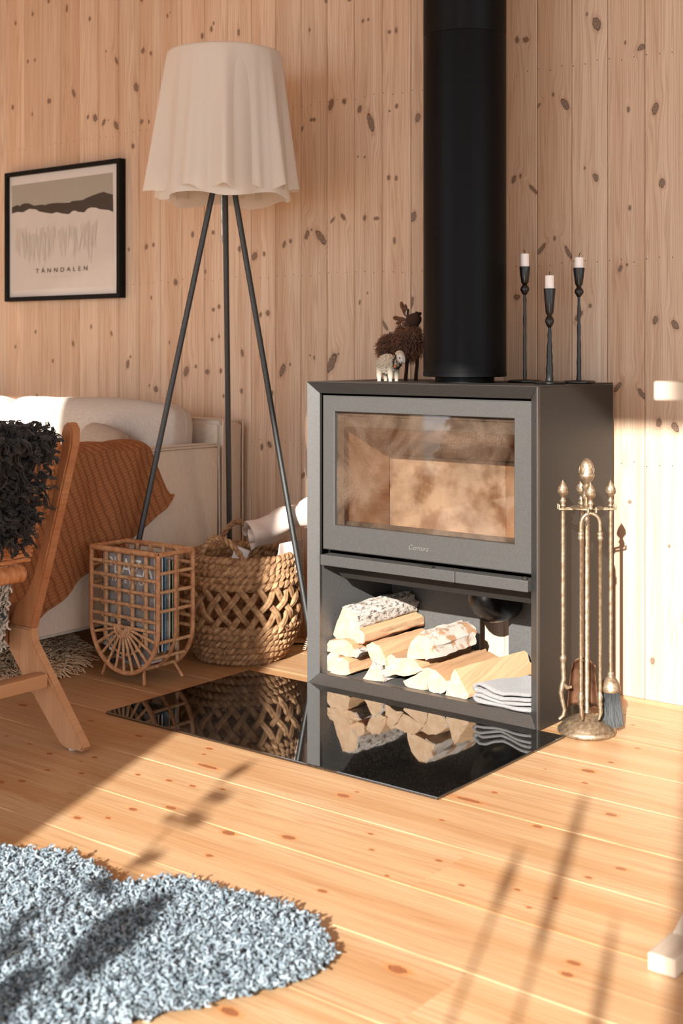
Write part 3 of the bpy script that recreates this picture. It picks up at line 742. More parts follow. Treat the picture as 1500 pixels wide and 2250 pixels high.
def throw_mat():
    m, nt, b = nodes_of('rust_crinkled_cotton')
    tc = N(nt, 'ShaderNodeTexCoord')
    sp = N(nt, 'ShaderNodeSeparateXYZ')
    nt.links.new(tc.outputs['Object'], sp.inputs[0])
    wob = noise_n(nt, tc.outputs['Object'], 16.0, 3)
    w = math_n(nt, 'MULTIPLY', wob.outputs[0], 0.022)
    def rows(sx, freq, power):
        s_ = math_n(nt, 'SINE', math_n(nt, 'MULTIPLY', math_n(nt, 'ADD', sx, w), freq))
        return math_n(nt, 'POWER', math_n(nt, 'ABSOLUTE', s_), power)
    diag = math_n(nt, 'ADD', math_n(nt, 'MULTIPLY', sp.outputs[1], 0.94), math_n(nt, 'MULTIPLY', sp.outputs[2], 0.34))
    cross = math_n(nt, 'SUBTRACT', math_n(nt, 'MULTIPLY', sp.outputs[2], 0.94), math_n(nt, 'MULTIPLY', sp.outputs[1], 0.34))
    g1 = rows(diag, 130.0, 0.35)
    g2 = rows(cross, 330.0, 0.45)
    h = math_n(nt, 'MULTIPLY', g1, math_n(nt, 'MULTIPLY_ADD', g2, 0.45, 0.55))
    c = mix_n(nt, h, lin(112, 66, 40), lin(160, 106, 70))
    nt.links.new(c, b.inputs['Base Color'])
    b.inputs['Roughness'].default_value = 0.95
    b.inputs['Specular IOR Level'].default_value = 0.1
    bp = N(nt, 'ShaderNodeBump')
    bp.inputs['Strength'].default_value = 0.7
    bp.inputs['Distance'].default_value = 0.004
    nt.links.new(h, bp.inputs['Height'])
    nt.links.new(bp.outputs[0], b.inputs['Normal'])
    return m


M['throw'] = throw_mat()


def bark_mat(name, sc, lo, hi, dark, pale, tan, t0, t1, bump):
    m, nt, b = nodes_of(name)
    tc = N(nt, 'ShaderNodeTexCoord')
    mp = N(nt, 'ShaderNodeMapping')
    mp.inputs['Scale'].default_value = (1.0, 0.5, 1.0)
    nt.links.new(tc.outputs['Object'], mp.inputs['Vector'])
    n1 = noise_n(nt, mp.outputs[0], sc, 5, 0.68, 0.6)
    n2 = noise_n(nt, tc.outputs['Object'], 26.0, 3, 0.5, 1.2)
    c = mix_n(nt, smooth_n(nt, n1.outputs[0], lo, hi), dark, pale)
    c = mix_n(nt, smooth_n(nt, n2.outputs[0], t0, t1), c, tan)
    nt.links.new(c, b.inputs['Base Color'])
    b.inputs['Roughness'].default_value = 0.85
    bp = N(nt, 'ShaderNodeBump')
    bp.inputs['Strength'].default_value = bump
    bp.inputs['Distance'].default_value = 0.004
    nt.links.new(n1.outputs[0], bp.inputs['Height'])
    nt.links.new(bp.outputs[0], b.inputs['Normal'])
    return m


M['bark_smooth'] = bark_mat('smooth_birch_bark', 70.0, 0.25, 0.45, lin(120, 104, 88), lin(186, 174, 160), lin(160, 122, 88), 0.5, 0.62, 0.3)
M['bark'] = bark_mat('white_birch_bark', 130.0, 0.36, 0.52, lin(84, 70, 58), lin(202, 190, 176), lin(140, 98, 70), 0.58, 0.74, 0.9)

M['brown_bark'] = simple('brown_birch_bark', lin(172, 112, 70), lin(128, 78, 46), rough=0.8, scale=60, stretch=(1, 0.3, 1), bump=0.4)
M['log_side'] = knotty('split_birch', [], 1, 21, dict(a=lin(196, 160, 122), b=lin(182, 142, 102), line=lin(150, 104, 68), ring=0.25, fine=0.4, knot=lin(60, 34, 20), knot2=lin(90, 54, 34), halo=lin(130, 76, 40), rimc=lin(50, 28, 16)), rough=0.75)
M['log_end'] = simple('sawn_birch_end', lin(204, 174, 142), lin(188, 152, 116), rough=0.85, scale=34, bump=0.25, bscale=320)

# ------------------------------------------------------------------ the room
WY = 3.153            # front face of the back wall boards
XL, XR = -5.2, 2.2
YF = -1.0             # inner face of the window wall
CZ = 3.9


def struct(name, mb, mat):
    o = build(name, mb, mat)
    o['kind'] = 'structure'
    return o


W_PLAIN = knotty('plain_pine_board', [], 2, 2, PAL_WALL)
F_PLAIN = knotty('plain_floor_board', [], 0, 4, PAL_FLOOR, rough=0.38, coat=0.12)
groove_mat = simple('board_groove_shadow_wood', lin(96, 70, 52), lin(88, 64, 46), rough=0.9)
floor_gap = simple('floor_joint_filler', lin(236, 206, 158), lin(226, 190, 140), rough=0.8)

wall_back = struct('wall_back', MB().box(XL, XR, WY + 0.012, WY + 0.15, 0, CZ), groove_mat)
PITCH = 0.1069
x = -1.470 - 35 * PITCH
while x < 0.9:
    x0, x1 = x + 0.0006, x + PITCH - 0.0006
    kn = [k for k in WALL_KNOTS if x0 - 0.002 < k[0] < x1 + 0.002]
    if kn:
        mat = knotty('knotty_pine_board', kn, 2, int((x + 9) * 31) % 17, PAL_WALL)
    else:
        mat = W_PLAIN
    c = 0.0018
    b_ = MB()
    b_.loft([[(x0, WY + c, z), (x0 + c, WY, z), (x1 - c, WY, z), (x1, WY + c, z), (x1, WY + 0.012, z), (x0, WY + 0.012, z)] for z in (0.0, CZ)])
    build('board', b_, mat, wall_back)
    x += PITCH
# two rows of small nail heads across the boards
nb = MB()
for (zr, sl) in ((0.615, 0.0), (1.152, 0.0), (1.689, 0.0)):
    xx = -4.6
    while xx < -0.6:
        zz = zr + rnd.uniform(-0.006, 0.006)
        nb.lathe([(0.0016, 0.0), (0.0012, 0.0006)], (0, 0, 0), 6)
        k = len(nb.v) - 12
        for i in range(k, len(nb.v)):
            vx, vy, vz = nb.v[i]
            nb.v[i] = (xx + vx, WY - vz, zz + vy)
        xx += PITCH / 3
o = build('nail_head', nb, M['wick'], wall_back)
o['kind'] = 'stuff'

floor = struct('floor', MB().box(XL - 0.2, XR + 0.2, YF - 0.3, WY + 0.15, -0.06, -0.004), floor_gap)
FP = 0.1963
row = 0
y = 2.199 - FP * 17
while y < WY - 0.005:
    y0, y1 = y + 0.0007, min(y + FP - 0.0007, WY - 0.001)
    cuts = [XL] + sorted([-4.1 + ((row * 1.37) % 1.6), -1.62 - 0.7 + ((row * 0.83) % 1.9), 0.3 + ((row * 0.51) % 1.2)]) + [XR]
    for a, b2 in zip(cuts, cuts[1:]):
        kn = [(k[1], k[0], k[2], k[3], 0.0) for k in FLOOR_KNOTS if y0 - 0.004 < k[1] < y1 + 0.004 and a < k[0] < b2]
        mat = knotty('knotty_floor_board', kn, 0, row % 13, PAL_FLOOR, rough=0.38, coat=0.12) if kn else F_PLAIN
        c = 0.0014
        b_ = MB()
        b_.loft([[(xx, y0, -c), (xx, y0, -0.004), (xx, y1, -0.004), (xx, y1, -c), (xx, y1 - c, 0.0), (xx, y0 + c, 0.0)] for xx in (a + 0.0003, b2 - 0.0003)])
        build('floorboard', b_, mat, floor)
    y += FP
    row += 1

struct('ceiling', MB().box(XL - 0.2, XR + 0.2, YF - 0.3, WY + 0.15, CZ, CZ + 0.12), W_PLAIN)
# window wall behind the camera: two tall openings with a pier between them
fw = MB()
YO = YF - 0.15
PIER0, PIER1 = -1.86, -0.941
HEAD = 2.655
fw.box(XL - 0.2, -4.6, YO, YF, 0, CZ)
fw.box(PIER0, PIER1, YO, YF, 0, CZ)
fw.box(2.0, XR + 0.2, YO, YF, 0, CZ)
fw.box(-4.6, PIER0, YO, YF, HEAD, CZ)
fw.box(PIER1, 2.0, YO, YF, HEAD, CZ)
fw.box(0.385, 1.0, YO, YF, 0, HEAD)
struct('wall_front', fw, W_PLAIN)
lw = MB()
lw.box(XL - 0.15, XL, YF, WY + 0.15, 0, CZ)
struct('wall_left', lw, W_PLAIN)
rw = MB()
rw.box(XR, XR + 0.15, YF, -0.7, 0, CZ)
rw.box(XR, XR + 0.15, 2.95, WY + 0.15, 0, CZ)
rw.box(XR, XR + 0.15, -0.7, 2.95, 2.35, CZ)
rw.box(XR, XR + 0.15, -0.7, 2.95, 0, 0.15)
struct('wall_right', rw, W_PLAIN)
struct('ground', MB().box(-9, 7, -9, YO, -0.2, -0.1), simple('pale_terrace', lin(176, 166, 150), lin(150, 142, 128), rough=0.9, scale=3))

# ------------------------------------------------------------------ wood stove
SX0, SX1, SY0, SY1, SZ = -2.261, -1.544, 2.72, 3.12, 0.829
IX0, IX1, IZ0, IZ1 = SX0 + 0.026, SX1 - 0.030, 0.030, 0.797   # opening behind the chamfer
YD = 2.750
stove = thing('wood_stove', ((SX0 + SX1) / 2, (SY0 + SY1) / 2, 0), 'black steel wood burning stove with wide glass door and open log store below', 'stove')
build('side_panel', MB().box(SX0, SX0 + 0.004, SY0 + 0.0124, SY1, 0, SZ - 0.0045, 0.0006), M['steel'], stove)
build('side_panel', MB().box(SX1 - 0.004, SX1, SY0 + 0.0124, SY1, 0, SZ - 0.0045, 0.0006), M['steel'], stove)
build('top_plate', MB().box(SX0, SX1, SY0 + 0.0124, SY1, SZ - 0.004, SZ, 0.0006), M['steel'], stove)
O4 = [(SX0, 0.0), (SX1, 0.0), (SX1, SZ), (SX0, SZ)]
I4 = [(IX0, IZ0), (IX1, IZ0), (IX1, IZ1), (IX0, IZ1)]
g = 0.0006
for k in range(4):
    j = (k + 1) % 4
    a, b2, c2, d2 = O4[k], O4[j], I4[j], I4[k]
    def sh(p, q, r):  # small gap at the mitre
        dx, dz = q[0] - p[0], q[1] - p[1]
        L = math.hypot(dx, dz)
        return (p[0] + dx / L * r, p[1] + dz / L * r)
    a_, b_2 = sh(a, b2, g), sh(b2, a, g)
    c_2, d_ = sh(c2, d2, g), sh(d2, c2, g)
    b_ = MB()
    e = 0.0016
    ring = lambda P, y: [(p[0], y, p[1]) for p in P]
    lerp = lambda p, q, t: (p[0] + (q[0] - p[0]) * t, p[1] + (q[1] - p[1]) * t)
    # section: outer lip, rounded nose, chamfer, inner return
    secs = []
    for (t, yy) in ((0.0, SY0 + 0.012), (0.0, SY0 + 0.0015), (0.05, SY0), (1.0, YD - 0.006), (1.0, YD + 0.004), (0.75, YD + 0.004)):
        secs.append((lerp(a_, d_, t), lerp(b_2, c_2, t), yy))
    vs = [(s[0][0], s[2], s[0][1]) for s in secs] + [(s[1][0], s[2], s[1][1]) for s in secs]
    n = len(secs)
    fs = [(i, i + 1, n + i + 1, n + i) for i in range(n - 1)] + [tuple(range(n - 1, -1, -1)), tuple(range(n, 2 * n)), (0, n, 2 * n - 1, n - 1)]
    b_.add(vs, fs)
    build('frame_rail', b_, M['frame_steel'], stove)
# door: a cast frame round the glass
DX0, DX1, DZ0, DZ1 = IX0 + 0.003, IX1 - 0.003, 0.369, IZ1 - 0.006
GX0, GX1, GZ0, GZ1 = -2.191, -1.627, 0.438, 0.747
door = MB()
ydo = YD + 0.002
def rect(x0, x1, z0, z1, y): return [(x0, y, z0), (x1, y, z0), (x1, y, z1), (x0, y, z1)]
door.loft([rect(GX0, GX1, GZ0, GZ1, ydo + 0.026), rect(GX0, GX1, GZ0, GZ1, ydo + 0.002), rect(GX0 - 0.002, GX1 + 0.002, GZ0 - 0.002, GZ1 + 0.002, ydo),
           rect(DX0 + 0.003, DX1 - 0.003, DZ0 + 0.003, DZ1 - 0.003, ydo), rect(DX0, DX1, DZ0, DZ1, ydo + 0.003), rect(DX0, DX1, DZ0, DZ1, ydo + 0.026)], caps=False)
door.f.append((0, 1, 21, 20)); door.f.append((1, 2, 22, 21)); door.f.append((2, 3, 23, 22)); door.f.append((3, 0, 20, 23)); door.m.extend([0] * 4)
door_o = build('stove_door', door, M['door_iron'], stove)
build('door_glass', MB().box(GX0 + 0.001, GX1 - 0.001, ydo + 0.010, ydo + 0.014, GZ0 + 0.001, GZ1 - 0.001), M['stove_glass'], door_o)
gb = MB()
for (x0, x1, z0, z1) in ((GX0, GX0 + 0.022, GZ0, GZ1), (GX1 - 0.004, GX1, GZ0, GZ1), (GX0, GX1, GZ1 - 0.010, GZ1)):
    gb.box(x0, x1, ydo + 0.0155, ydo + 0.018, z0, z1)
build('glass_border', gb, M['soot'], door_o)
text('door_lettering', 'Contura', 0.0185, (-1.912, ydo - 0.0002, 0.396), simple('embossed_letters', lin(122, 119, 112), lin(116, 113, 106), rough=0.4, metal=0.3), door_o, 0.0012, shear=0.25)
# firebox
fb = []
FX0, FX1, FY0, FY1, FZ0, FZ1 = -2.185, -1.630, 2.785, 3.0, 0.405, 0.735
def fbrick(mb, mat, nm='fire_brick'): return build(nm, mb, mat, stove)
fbrick(MB().box(FX0 - 0.025, FX0, FY0, FY1 - 0.001, FZ0, FZ1, 0.002), M['brick'])
fbrick(MB().box(FX1, FX1 + 0.025, FY0, FY1 - 0.001, FZ0, FZ1, 0.002), M['brick'])
fbrick(MB().box(FX0, -1.80, FY1, FY1 + 0.025, FZ0, 0.613, 0.002), M['brick_ash'])
fbrick(MB().box(-1.799, FX1, FY1, FY1 + 0.025, FZ0, 0.611, 0.002), M['brick'])
fbrick(MB().box(FX0, FX1, FY1 + 0.004, FY1 + 0.03, 0.615, FZ1, 0.002), M['brick'])
fbrick(MB().box(FX0 - 0.025, FX1 + 0.025, FY0 + 0.015, FY1, FZ0 - 0.02, FZ0, 0.002), M['brick_ash'], 'fire_floor')
bf = MB()
bf.loft([[(FX0, 2.80, 0.712), (FX1, 2.80, 0.712), (FX1, 2.99, 0.655), (FX0, 2.99, 0.655)], [(FX0, 2.80, 0.722), (FX1, 2.80, 0.722), (FX1, 2.99, 0.665), (FX0, 2.99, 0.665)]])
build('baffle_plate', bf, M['brick'], stove)
build('air_wash_plate', MB().box(GX0 + 0.004, GX1 - 0.004, 2.772, 2.778, 0.706, 0.742, 0.001), M['soot'], stove)
build('log_guard', MB().box(FX0 + 0.004, FX1 - 0.004, 2.786, 2.796, FZ0, 0.447, 0.002), M['soot'], stove)
build('fire_chamber', MB().box(SX0 + 0.006, SX1 - 0.006, 3.03, 3.04, 0.30, SZ - 0.01).box(IX0, IX1, 2.80, 3.03, 0.375, 0.383).box(IX0, IX1, 2.79, 3.03, 0.76, 0.768), M['soot'], stove)
# control bar under the door
bar1 = build('control_bar', MB().box(-2.223, -1.788, 2.731, 2.775, 0.329, 0.3575, 0.002), M['door_iron'], stove)
build('control_bar', MB().box(-1.786, -1.577, 2.731, 2.775, 0.329, 0.3575, 0.002), M['door_iron'], stove)
build('air_lever', MB().box(-1.895, -1.858, 2.732, 2.750, 0.3577, 0.3620, 0.0015), M['steel'], stove)
for xx in (-1.957, -1.914, -1.908, -1.872, -1.866, -1.860):
    build('air_mark', MB().box(xx, xx + 0.0022, 2.7302, 2.7312, 0.3425, 0.3442), M['chrome'], bar1)
build('hinge_pin', MB().lathe([(0.005, 0), (0.007, 0.001), (0.007, 0.005), (0.004, 0.007)], (-1.590, 2.741, 0.3577), 14), M['steel'], stove, sharp=40)
ash = MB()
ash.loft([[(IX0 + 0.012, 2.776, 0.331), (IX0 + 0.036, 2.80, 0.288), (IX0 + 0.036, 3.0, 0.288), (IX0 + 0.012, 3.03, 0.331)], [(IX1 - 0.001, 2.776, 0.331), (IX1 - 0.001, 2.80, 0.288), (IX1 - 0.001, 3.0, 0.288), (IX1 - 0.001, 3.03, 0.331)]])
build('ash_box', ash, M['steel'], stove)
# log store
build('store_floor', MB().box(IX0 - 0.004, IX1 + 0.004, YD + 0.0045, 3.085, 0.022, 0.030), M['steel_in'], stove)
build('store_side', MB().box(IX0 - 0.004, IX0, YD + 0.0045, 3.08, 0.030, 0.333), M['steel_in'], stove)
build('store_side', MB().box(IX1, IX1 + 0.004, YD + 0.0045, 3.08, 0.030, 0.333), M['steel_in'], stove)
bp_ = MB()
bp_.box(IX0, -1.932, 3.080, 3.084, 0.030, 0.375)
bp_.box(-1.838, IX1, 3.080, 3.084, 0.030, 0.375)
bp_.box(-1.932, -1.838, 3.080, 3.084, 0.262, 0.375)
build('back_panel', bp_, M['steel_in'], stove)
hp = []
hr = []
for i in range(45):
    t = i / 44
    if t < 0.25: p = (-1.838, 2.960, 0.287 - t / 0.25 * 0.020)
    else:
        a = min(1.0, (t - 0.25) / 0.55) * PI / 2
        p = (-1.838, 2.960 + 0.052 * (1 - math.cos(a)) + max(0, t - 0.8) / 0.2 * 0.062, 0.267 - 0.040 * math.sin(a))
    hp.append(p)
    hr.append(0.0495 + 0.0011 * (i % 2))
hose = build('air_hose', MB().tube(hp, hr, 24), M['hose'], stove, smooth=True)
build('hose_clamp', MB().lathe([(0.049, 0.0), (0.051, 0.001), (0.051, 0.008), (0.049, 0.009)], (-1.838, 2.960, 0.270), 24), M['chrome'], hose, sharp=40)

# flue pipe
PX, PY, PR = -1.877, 2.918, 0.1105
flue = thing('flue_pipe', (PX, PY, SZ), 'tall matt black round flue pipe rising from the stove top to the ceiling', 'flue pipe')
build('pipe', MB().lathe([(PR - 0.004, 0.847), (PR, 0.849), (PR, 1.747), (PR - 0.0015, 1.749), (PR - 0.0015, 1.7515), (PR, 1.754), (PR, CZ - 0.001)], (PX, PY, 0), 96), M['pipe'], flue, sharp=35)
build('bottom_ring', MB().lathe([(PR - 0.002, 0.8445), (PR + 0.0008, 0.8455), (PR + 0.0008, 0.8565), (PR - 0.001, 0.8575)], (PX, PY, 0), 96), M['pipe'], flue, sharp=35)
build('collar', MB().lathe([(0.079, SZ + 0.0002), (0.079, 0.846)], (PX, PY, 0), 64), M['pipe'], flue, sharp=35)

# hearth plate
hearth = build('hearth_plate', MB().box(-2.473, -1.470, 2.185, 2.7185, 0.0003, 0.0065, 0.0015), M['hearth'], org=(-1.97, 2.45, 0))
tag(hearth, 'shiny black glass hearth plate on the floor before the stove', 'hearth plate')

# ------------------------------------------------------------------ logs in the store
LOG_INFO = {
    'A': ('thick half round birch log with white bark, top of the stack', 'white'),
    'B': ('split log with a reddish bark edge directly under the thick white barked one', 'brown'),
    'C': ('short split log at the left of the stack, second from the bottom', 'white'),
    'D': ('small wedge of firewood against the left side of the log store, bottom layer', None),
    'E': ('split log with pale end at the front left corner of the store floor', None),
    'F': ('square split log leaning right of the tall left stack', None),
    'G': ('small triangular birch log with dark speckled bark on the store floor', 'white'),
    'H': ('pale upright split log just right of the small triangular one', None),
    'I': ('pale split log lying under the round birch log in the middle', None),
    'J': ('half round birch log with smooth grey white bark on top of the middle pile', 'white'),
    'K': ('low flat wedge of wood lying in front of the middle pile', None),
    'L': ('broad split log with a sliver of bark, second log from the grey towel', 'white'),
    'M': ('large triangular split log next to the folded grey towel', None),
}
LOG_DIR = {'A': (0.05, 0.10), 'B': (0.03, 0.05), 'C': (-0.02, 0.0), 'D': (0.02, 0.0), 'E': (0.03, 0.0), 'F': (0.04, 0.04), 'G': (-0.04, 0.0), 'H': (0.0, 0.0), 'I': (0.02, 0.0), 'J': (0.05, 0.06), 'K': (0.0, 0.0), 'L': (0.10, 0.08), 'M': (0.18, 0.05)}
BARK_SPAN = {'A': (2, 7), 'B': (4, 6), 'C': (4, 7), 'G': (2, 5), 'J': (3, 7), 'L': (3, 6)}
for (nm, fy, ln, poly) in LOG_SECTIONS:
    q = random.Random(ord(nm))
    P = poly
    ln = {'J': 0.19, 'F': 0.22, 'L': 0.24}.get(nm, ln)
    # orient counter-clockwise seen from the front
    cx = sum(p[0] for p in P) / len(P)
    cz = sum(p[1] for p in P) / len(P)
    # densify the outline
    D = []
    tagb = []
    bs = BARK_SPAN.get(nm)
    for i, p in enumerate(P):
        r2 = P[(i + 1) % len(P)]
        nseg = 3
        for s in range(nseg):
            t = s / nseg
            D.append((p[0] + (r2[0] - p[0]) * t, p[1] + (r2[1] - p[1]) * t))
            tagb.append(bool(bs and bs[0] <= i < bs[1]))
    rings = []
    NS = 9
    dx, dz = LOG_DIR[nm]
    off = [(q.uniform(-1, 1), q.uniform(-1, 1)) for _ in D]
    for s in range(NS + 1):
        t = s / NS
        tw = q.uniform(-0.006, 0.006)
        ring = []
        for k, (px, pz) in enumerate(D):
            jx, jz = off[k]
            f = 0.0016 + (0.0014 if tagb[k] else 0)
            ex = 1 + 0.02 * math.sin(t * 5 + jx)
            x = cx + (px - cx) * ex + dx * t * ln + jx * f * (0.3 if s == 0 else 1) + q.uniform(-1, 1) * f * 0.6
            z = cz + (pz - cz) * ex + dz * t * ln * 0.35 + jz * f * (0.3 if s == 0 else 1) + q.uniform(-1, 1) * f * 0.6
            yy = fy + t * ln + (jx * 0.0015 if s == 0 else 0) + (jz * 0.006 if s == NS else 0)
            ring.append((max(x, IX0 + 0.001), yy, max(z, 0.0306)))
        rings.append(ring)
    lg = thing('firewood_log', (cx, fy, 0.03), LOG_INFO[nm][0], 'log', 'split logs stacked in the stove store')
    nD = len(D)
    body = MB()
    bark = MB()
    def grid_faces(keep):
        mb = MB()
        vs = [p for r in rings for p in r]
        fs = []
        for i in range(NS):
            for k in range(nD):
                if keep(k):
                    l = (k + 1) % nD
                    fs.append((i * nD + k, (i + 1) * nD + k, (i + 1) * nD + l, i * nD + l))
        mb.add(vs, fs)
        return mb
    body = grid_faces(lambda k: True)
    body.m = [0] * len(body.f)
    # end grain caps as a fan
    for ri, yy in ((0, fy), (NS, fy + ln)):
        o0 = len(body.v)
        body.v.append((sum(p[0] for p in rings[ri]) / nD, sum(p[1] for p in rings[ri]) / nD, sum(p[2] for p in rings[ri]) / nD))
        for k in range(nD):
            l = (k + 1) % nD
            f = (ri * nD + k, ri * nD + l, o0)
            body.f.append(f if ri == 0 else f[::-1])
            body.m.append(1)
    build('split_wood', body, [M['log_side'], M['log_end']], lg, sharp=35)
    if bs:
        ks = [k for k in range(nD) if tagb[k]]
        bk = MB()
        th = 0.0035
        sec = ks + [(ks[-1] + 1) % nD]
        BR = []
        for i in range(NS + 1):
            t_ = i / NS
            row_ = []
            for k in sec:
                p = rings[i][k]
                c_ = (sum(a[0] for a in rings[i]) / nD, sum(a[2] for a in rings[i]) / nD)
                d_ = Vector((p[0] - c_[0], 0, p[2] - c_[1])).normalized()
                o_ = th * (1 + 0.5 * q.uniform(-1, 1))
                yy = p[1] + (0.001 if i == 0 else 0) + (0.008 * q.uniform(-1, 1) if i == NS else 0)
                row_.append(((p[0] + d_.x * 0.0004, yy, max(p[2] + d_.z * 0.0004, 0.0306)), (p[0] + d_.x * o_, yy, max(p[2] + d_.z * o_, 0.0306))))
            BR.append(row_)
        m_ = len(sec)
        vs = [e for r in BR for e in [a[0] for a in r] + [a[1] for a in r]]
        fs = []
        st = 2 * m_
        for i in range(NS):
            for k in range(m_ - 1):
                fs.append((i * st + m_ + k, (i + 1) * st + m_ + k, (i + 1) * st + m_ + k + 1, i * st + m_ + k + 1))
            fs.append((i * st, (i + 1) * st, (i + 1) * st + m_, i * st + m_))
            fs.append((i * st + m_ - 1, i * st + 2 * m_ - 1, (i + 1) * st + 2 * m_ - 1, (i + 1) * st + m_ - 1))
        for i in (0, NS):
            for k in range(m_ - 1):
                fs.append((i * st + k, i * st + m_ + k, i * st + m_ + k + 1, i * st + k + 1))
        bk.add(vs, fs)
        build('bark', bk, M['bark_smooth'] if nm in 'JL' else M['bark'] if LOG_INFO[nm][1] == 'white' else M['brown_bark'], lg, sharp=50)
# birch strip curling from the middle pile
# folded grey towel in the store
tw = thing('folded_towel', (-1.66, 2.85, 0.03), 'folded grey felt towel lying on the store floor right of the logs', 'towel')
FOLDS = [
    [(-1.580, 0.076), (-1.605, 0.074), (-1.635, 0.069), (-1.660, 0.064), (-1.682, 0.068), (-1.705, 0.078), (-1.726, 0.081), (-1.742, 0.075), (-1.746, 0.066), (-1.736, 0.060), (-1.716, 0.063), (-1.692, 0.057), (-1.665, 0.051), (-1.635, 0.056), (-1.605, 0.061), (-1.580, 0.063)],
    [(-1.580, 0.053), (-1.610, 0.050), (-1.640, 0.045), (-1.668, 0.041), (-1.695, 0.047), (-1.722, 0.053), (-1.738, 0.051), (-1.743, 0.044), (-1.733, 0.038), (-1.708, 0.037), (-1.670, 0.035), (-1.630, 0.036), (-1.580, 0.037)],
]
for fi, F in enumerate(FOLDS):
    def fold_fn(u, v, F=F, fi=fi):
        s = u * (len(F) - 1)
        i = min(int(s), len(F) - 2)
        f = s - i
        x = F[i][0] + (F[i + 1][0] - F[i][0]) * f
        z = F[i][1] + (F[i + 1][1] - F[i][1]) * f
        flat = (z - 0.034) * (1 - 0.30 * v) + 0.034
        return (x + 0.035 * v * (1 if u > 0.02 else 1) * max(0, (-1.60 - x) / 0.146), 2.750 + 0.20 * v + 0.005 * math.sin(x * 60 + fi), flat + 0.004 * math.sin(v * 6 + x * 40) * v)
    o = build('towel_fold', MB().sheet(fold_fn, 60, 12), M['felt'], tw, smooth=True)
    solidify(o, 0.0065)

# ------------------------------------------------------------------ fire tools
BX, BY = -1.449, 2.789
LA = (math.cos(math.radians(38.2)), math.sin(math.radians(38.2)))   # sideways as the stand is turned
DE = (-LA[1], LA[0])
def off(l, d): return (BX + LA[0] * l + DE[0] * d, BY + LA[1] * l + DE[1] * d)
stand = thing('fire_tool_stand', (BX, BY, 0), 'antique brass fire tool stand with round stepped foot and acorn knob beside the stove', 'fire tool stand')
build('base', MB().lathe([(0.066, 0.0004), (0.069, 0.004), (0.069, 0.010), (0.064, 0.015), (0.062, 0.017), (0.058, 0.024), (0.048, 0.029), (0.046, 0.032), (0.038, 0.036), (0.024, 0.042), (0.014, 0.047), (0.009, 0.050)], (BX, BY, 0), 48), M['brass'], stand, smooth=True)
build('pole', MB().lathe([(0.009, 0.046), (0.0095, 0.050), (0.007, 0.054), (0.0063, 0.056), (0.0063, 0.535)], (BX, BY, 0), 20), M['brass'], stand, sharp=50)
def acorn(mb, c, s, z, ridges=True):
    """knob: cup, scaled egg"""
    prof = [(0.0045, 0), (0.0075, 0.004), (0.0050, 0.010), (0.0085, 0.016), (0.0085, 0.018), (0.0050, 0.023), (0.0055, 0.028), (0.0125, 0.036), (0.0140, 0.040), (0.0140, 0.042), (0.0125, 0.043), (0.0120, 0.047), (0.0102, 0.054), (0.0065, 0.061), (0.0028, 0.066), (0.0006, 0.071)]
    mb.lathe([(r * s, z + h * s) for r, h in prof], (c[0], c[1], 0), 20)
    if ridges:
        for k in range(9):
            for sgn in (1, -1):
                pts = []
                for i in range(7):
                    t = i / 6
                    r = (0.0127 * (1 - t) + 0.0022 * t) * (1 + 0.28 * math.sin(PI * t)) * s
                    a = 2 * PI * k / 9 + sgn * t * 1.5
                    pts.append((c[0] + r * math.cos(a), c[1] + r * math.sin(a), z + (0.043 + 0.022 * t) * s))
                mb.tube(pts, 0.0006 * s, 4)
fin = MB()
fin.lathe([(0.006, 0.540), (0.010, 0.546), (0.007, 0.556), (0.014, 0.566), (0.014, 0.570), (0.008, 0.578), (0.012, 0.588), (0.006, 0.596), (0.0145, 0.606), (0.0185, 0.614), (0.0190, 0.617), (0.0175, 0.619), (0.0178, 0.628), (0.0155, 0.641), (0.0105, 0.651), (0.0040, 0.656), (0.0005, 0.657)], (BX, BY, 0), 28)
for k in range(8):
    a = 2 * PI * k / 8
    for sgn in (1, -1):
        pts = []
        for i in range(8):
            t = i / 7
            r = 0.0182 * math.cos(t * 1.25) + 0.0004
            pts.append((BX + r * math.cos(a + sgn * t * 0.7), BY + r * math.sin(a + sgn * t * 0.7), 0.620 + 0.034 * math.sin(t * 1.25)))
        fin.tube(pts, 0.0009, 4)
build('knob', fin, M['brass'], stand, smooth=True)
ring = MB()
ring.lathe([(0.006, 0.534), (0.030, 0.534), (0.040, 0.537), (0.040, 0.540), (0.030, 0.541), (0.006, 0.541)], (BX, BY, 0), 40)
build('ring_plate', ring, M['brass'], stand, sharp=40)
for (l, d) in ((-0.057, 0), (0.057, 0), (0, -0.057), (0, 0.035)):
    u = Vector((LA[0] * l + DE[0] * d, LA[1] * l + DE[1] * d, 0))
    un = u.normalized()
    sn = Vector((-un.y, un.x, 0))
    mb = MB()
    L = u.length
    for sg in (-1, 1):
        p0 = Vector((BX, BY, 0)) + un * 0.034 + sn * 0.0095 * sg
        p1 = Vector((BX, BY, 0)) + un * (L + 0.010) + sn * 0.0095 * sg
        for (p, q2) in ((p0, p1),):
            w = sn * 0.0025
            h0, h1 = 0.5345, 0.5385
            mb.loft([[tuple(p - w) [:2] + (h0,), tuple(p + w)[:2] + (h0,), tuple(p + w)[:2] + (h1,), tuple(p - w)[:2] + (h1,)],
                     [tuple(q2 - w)[:2] + (h0,), tuple(q2 + w)[:2] + (h0,), tuple(q2 + w)[:2] + (h1,), tuple(q2 - w)[:2] + (h1,)]])
            mb.tube([tuple(p1)[:2] + (0.535,), tuple(p1)[:2] + (0.547,)], 0.0024, 6)
    build('hook', mb, M['brass'], stand)

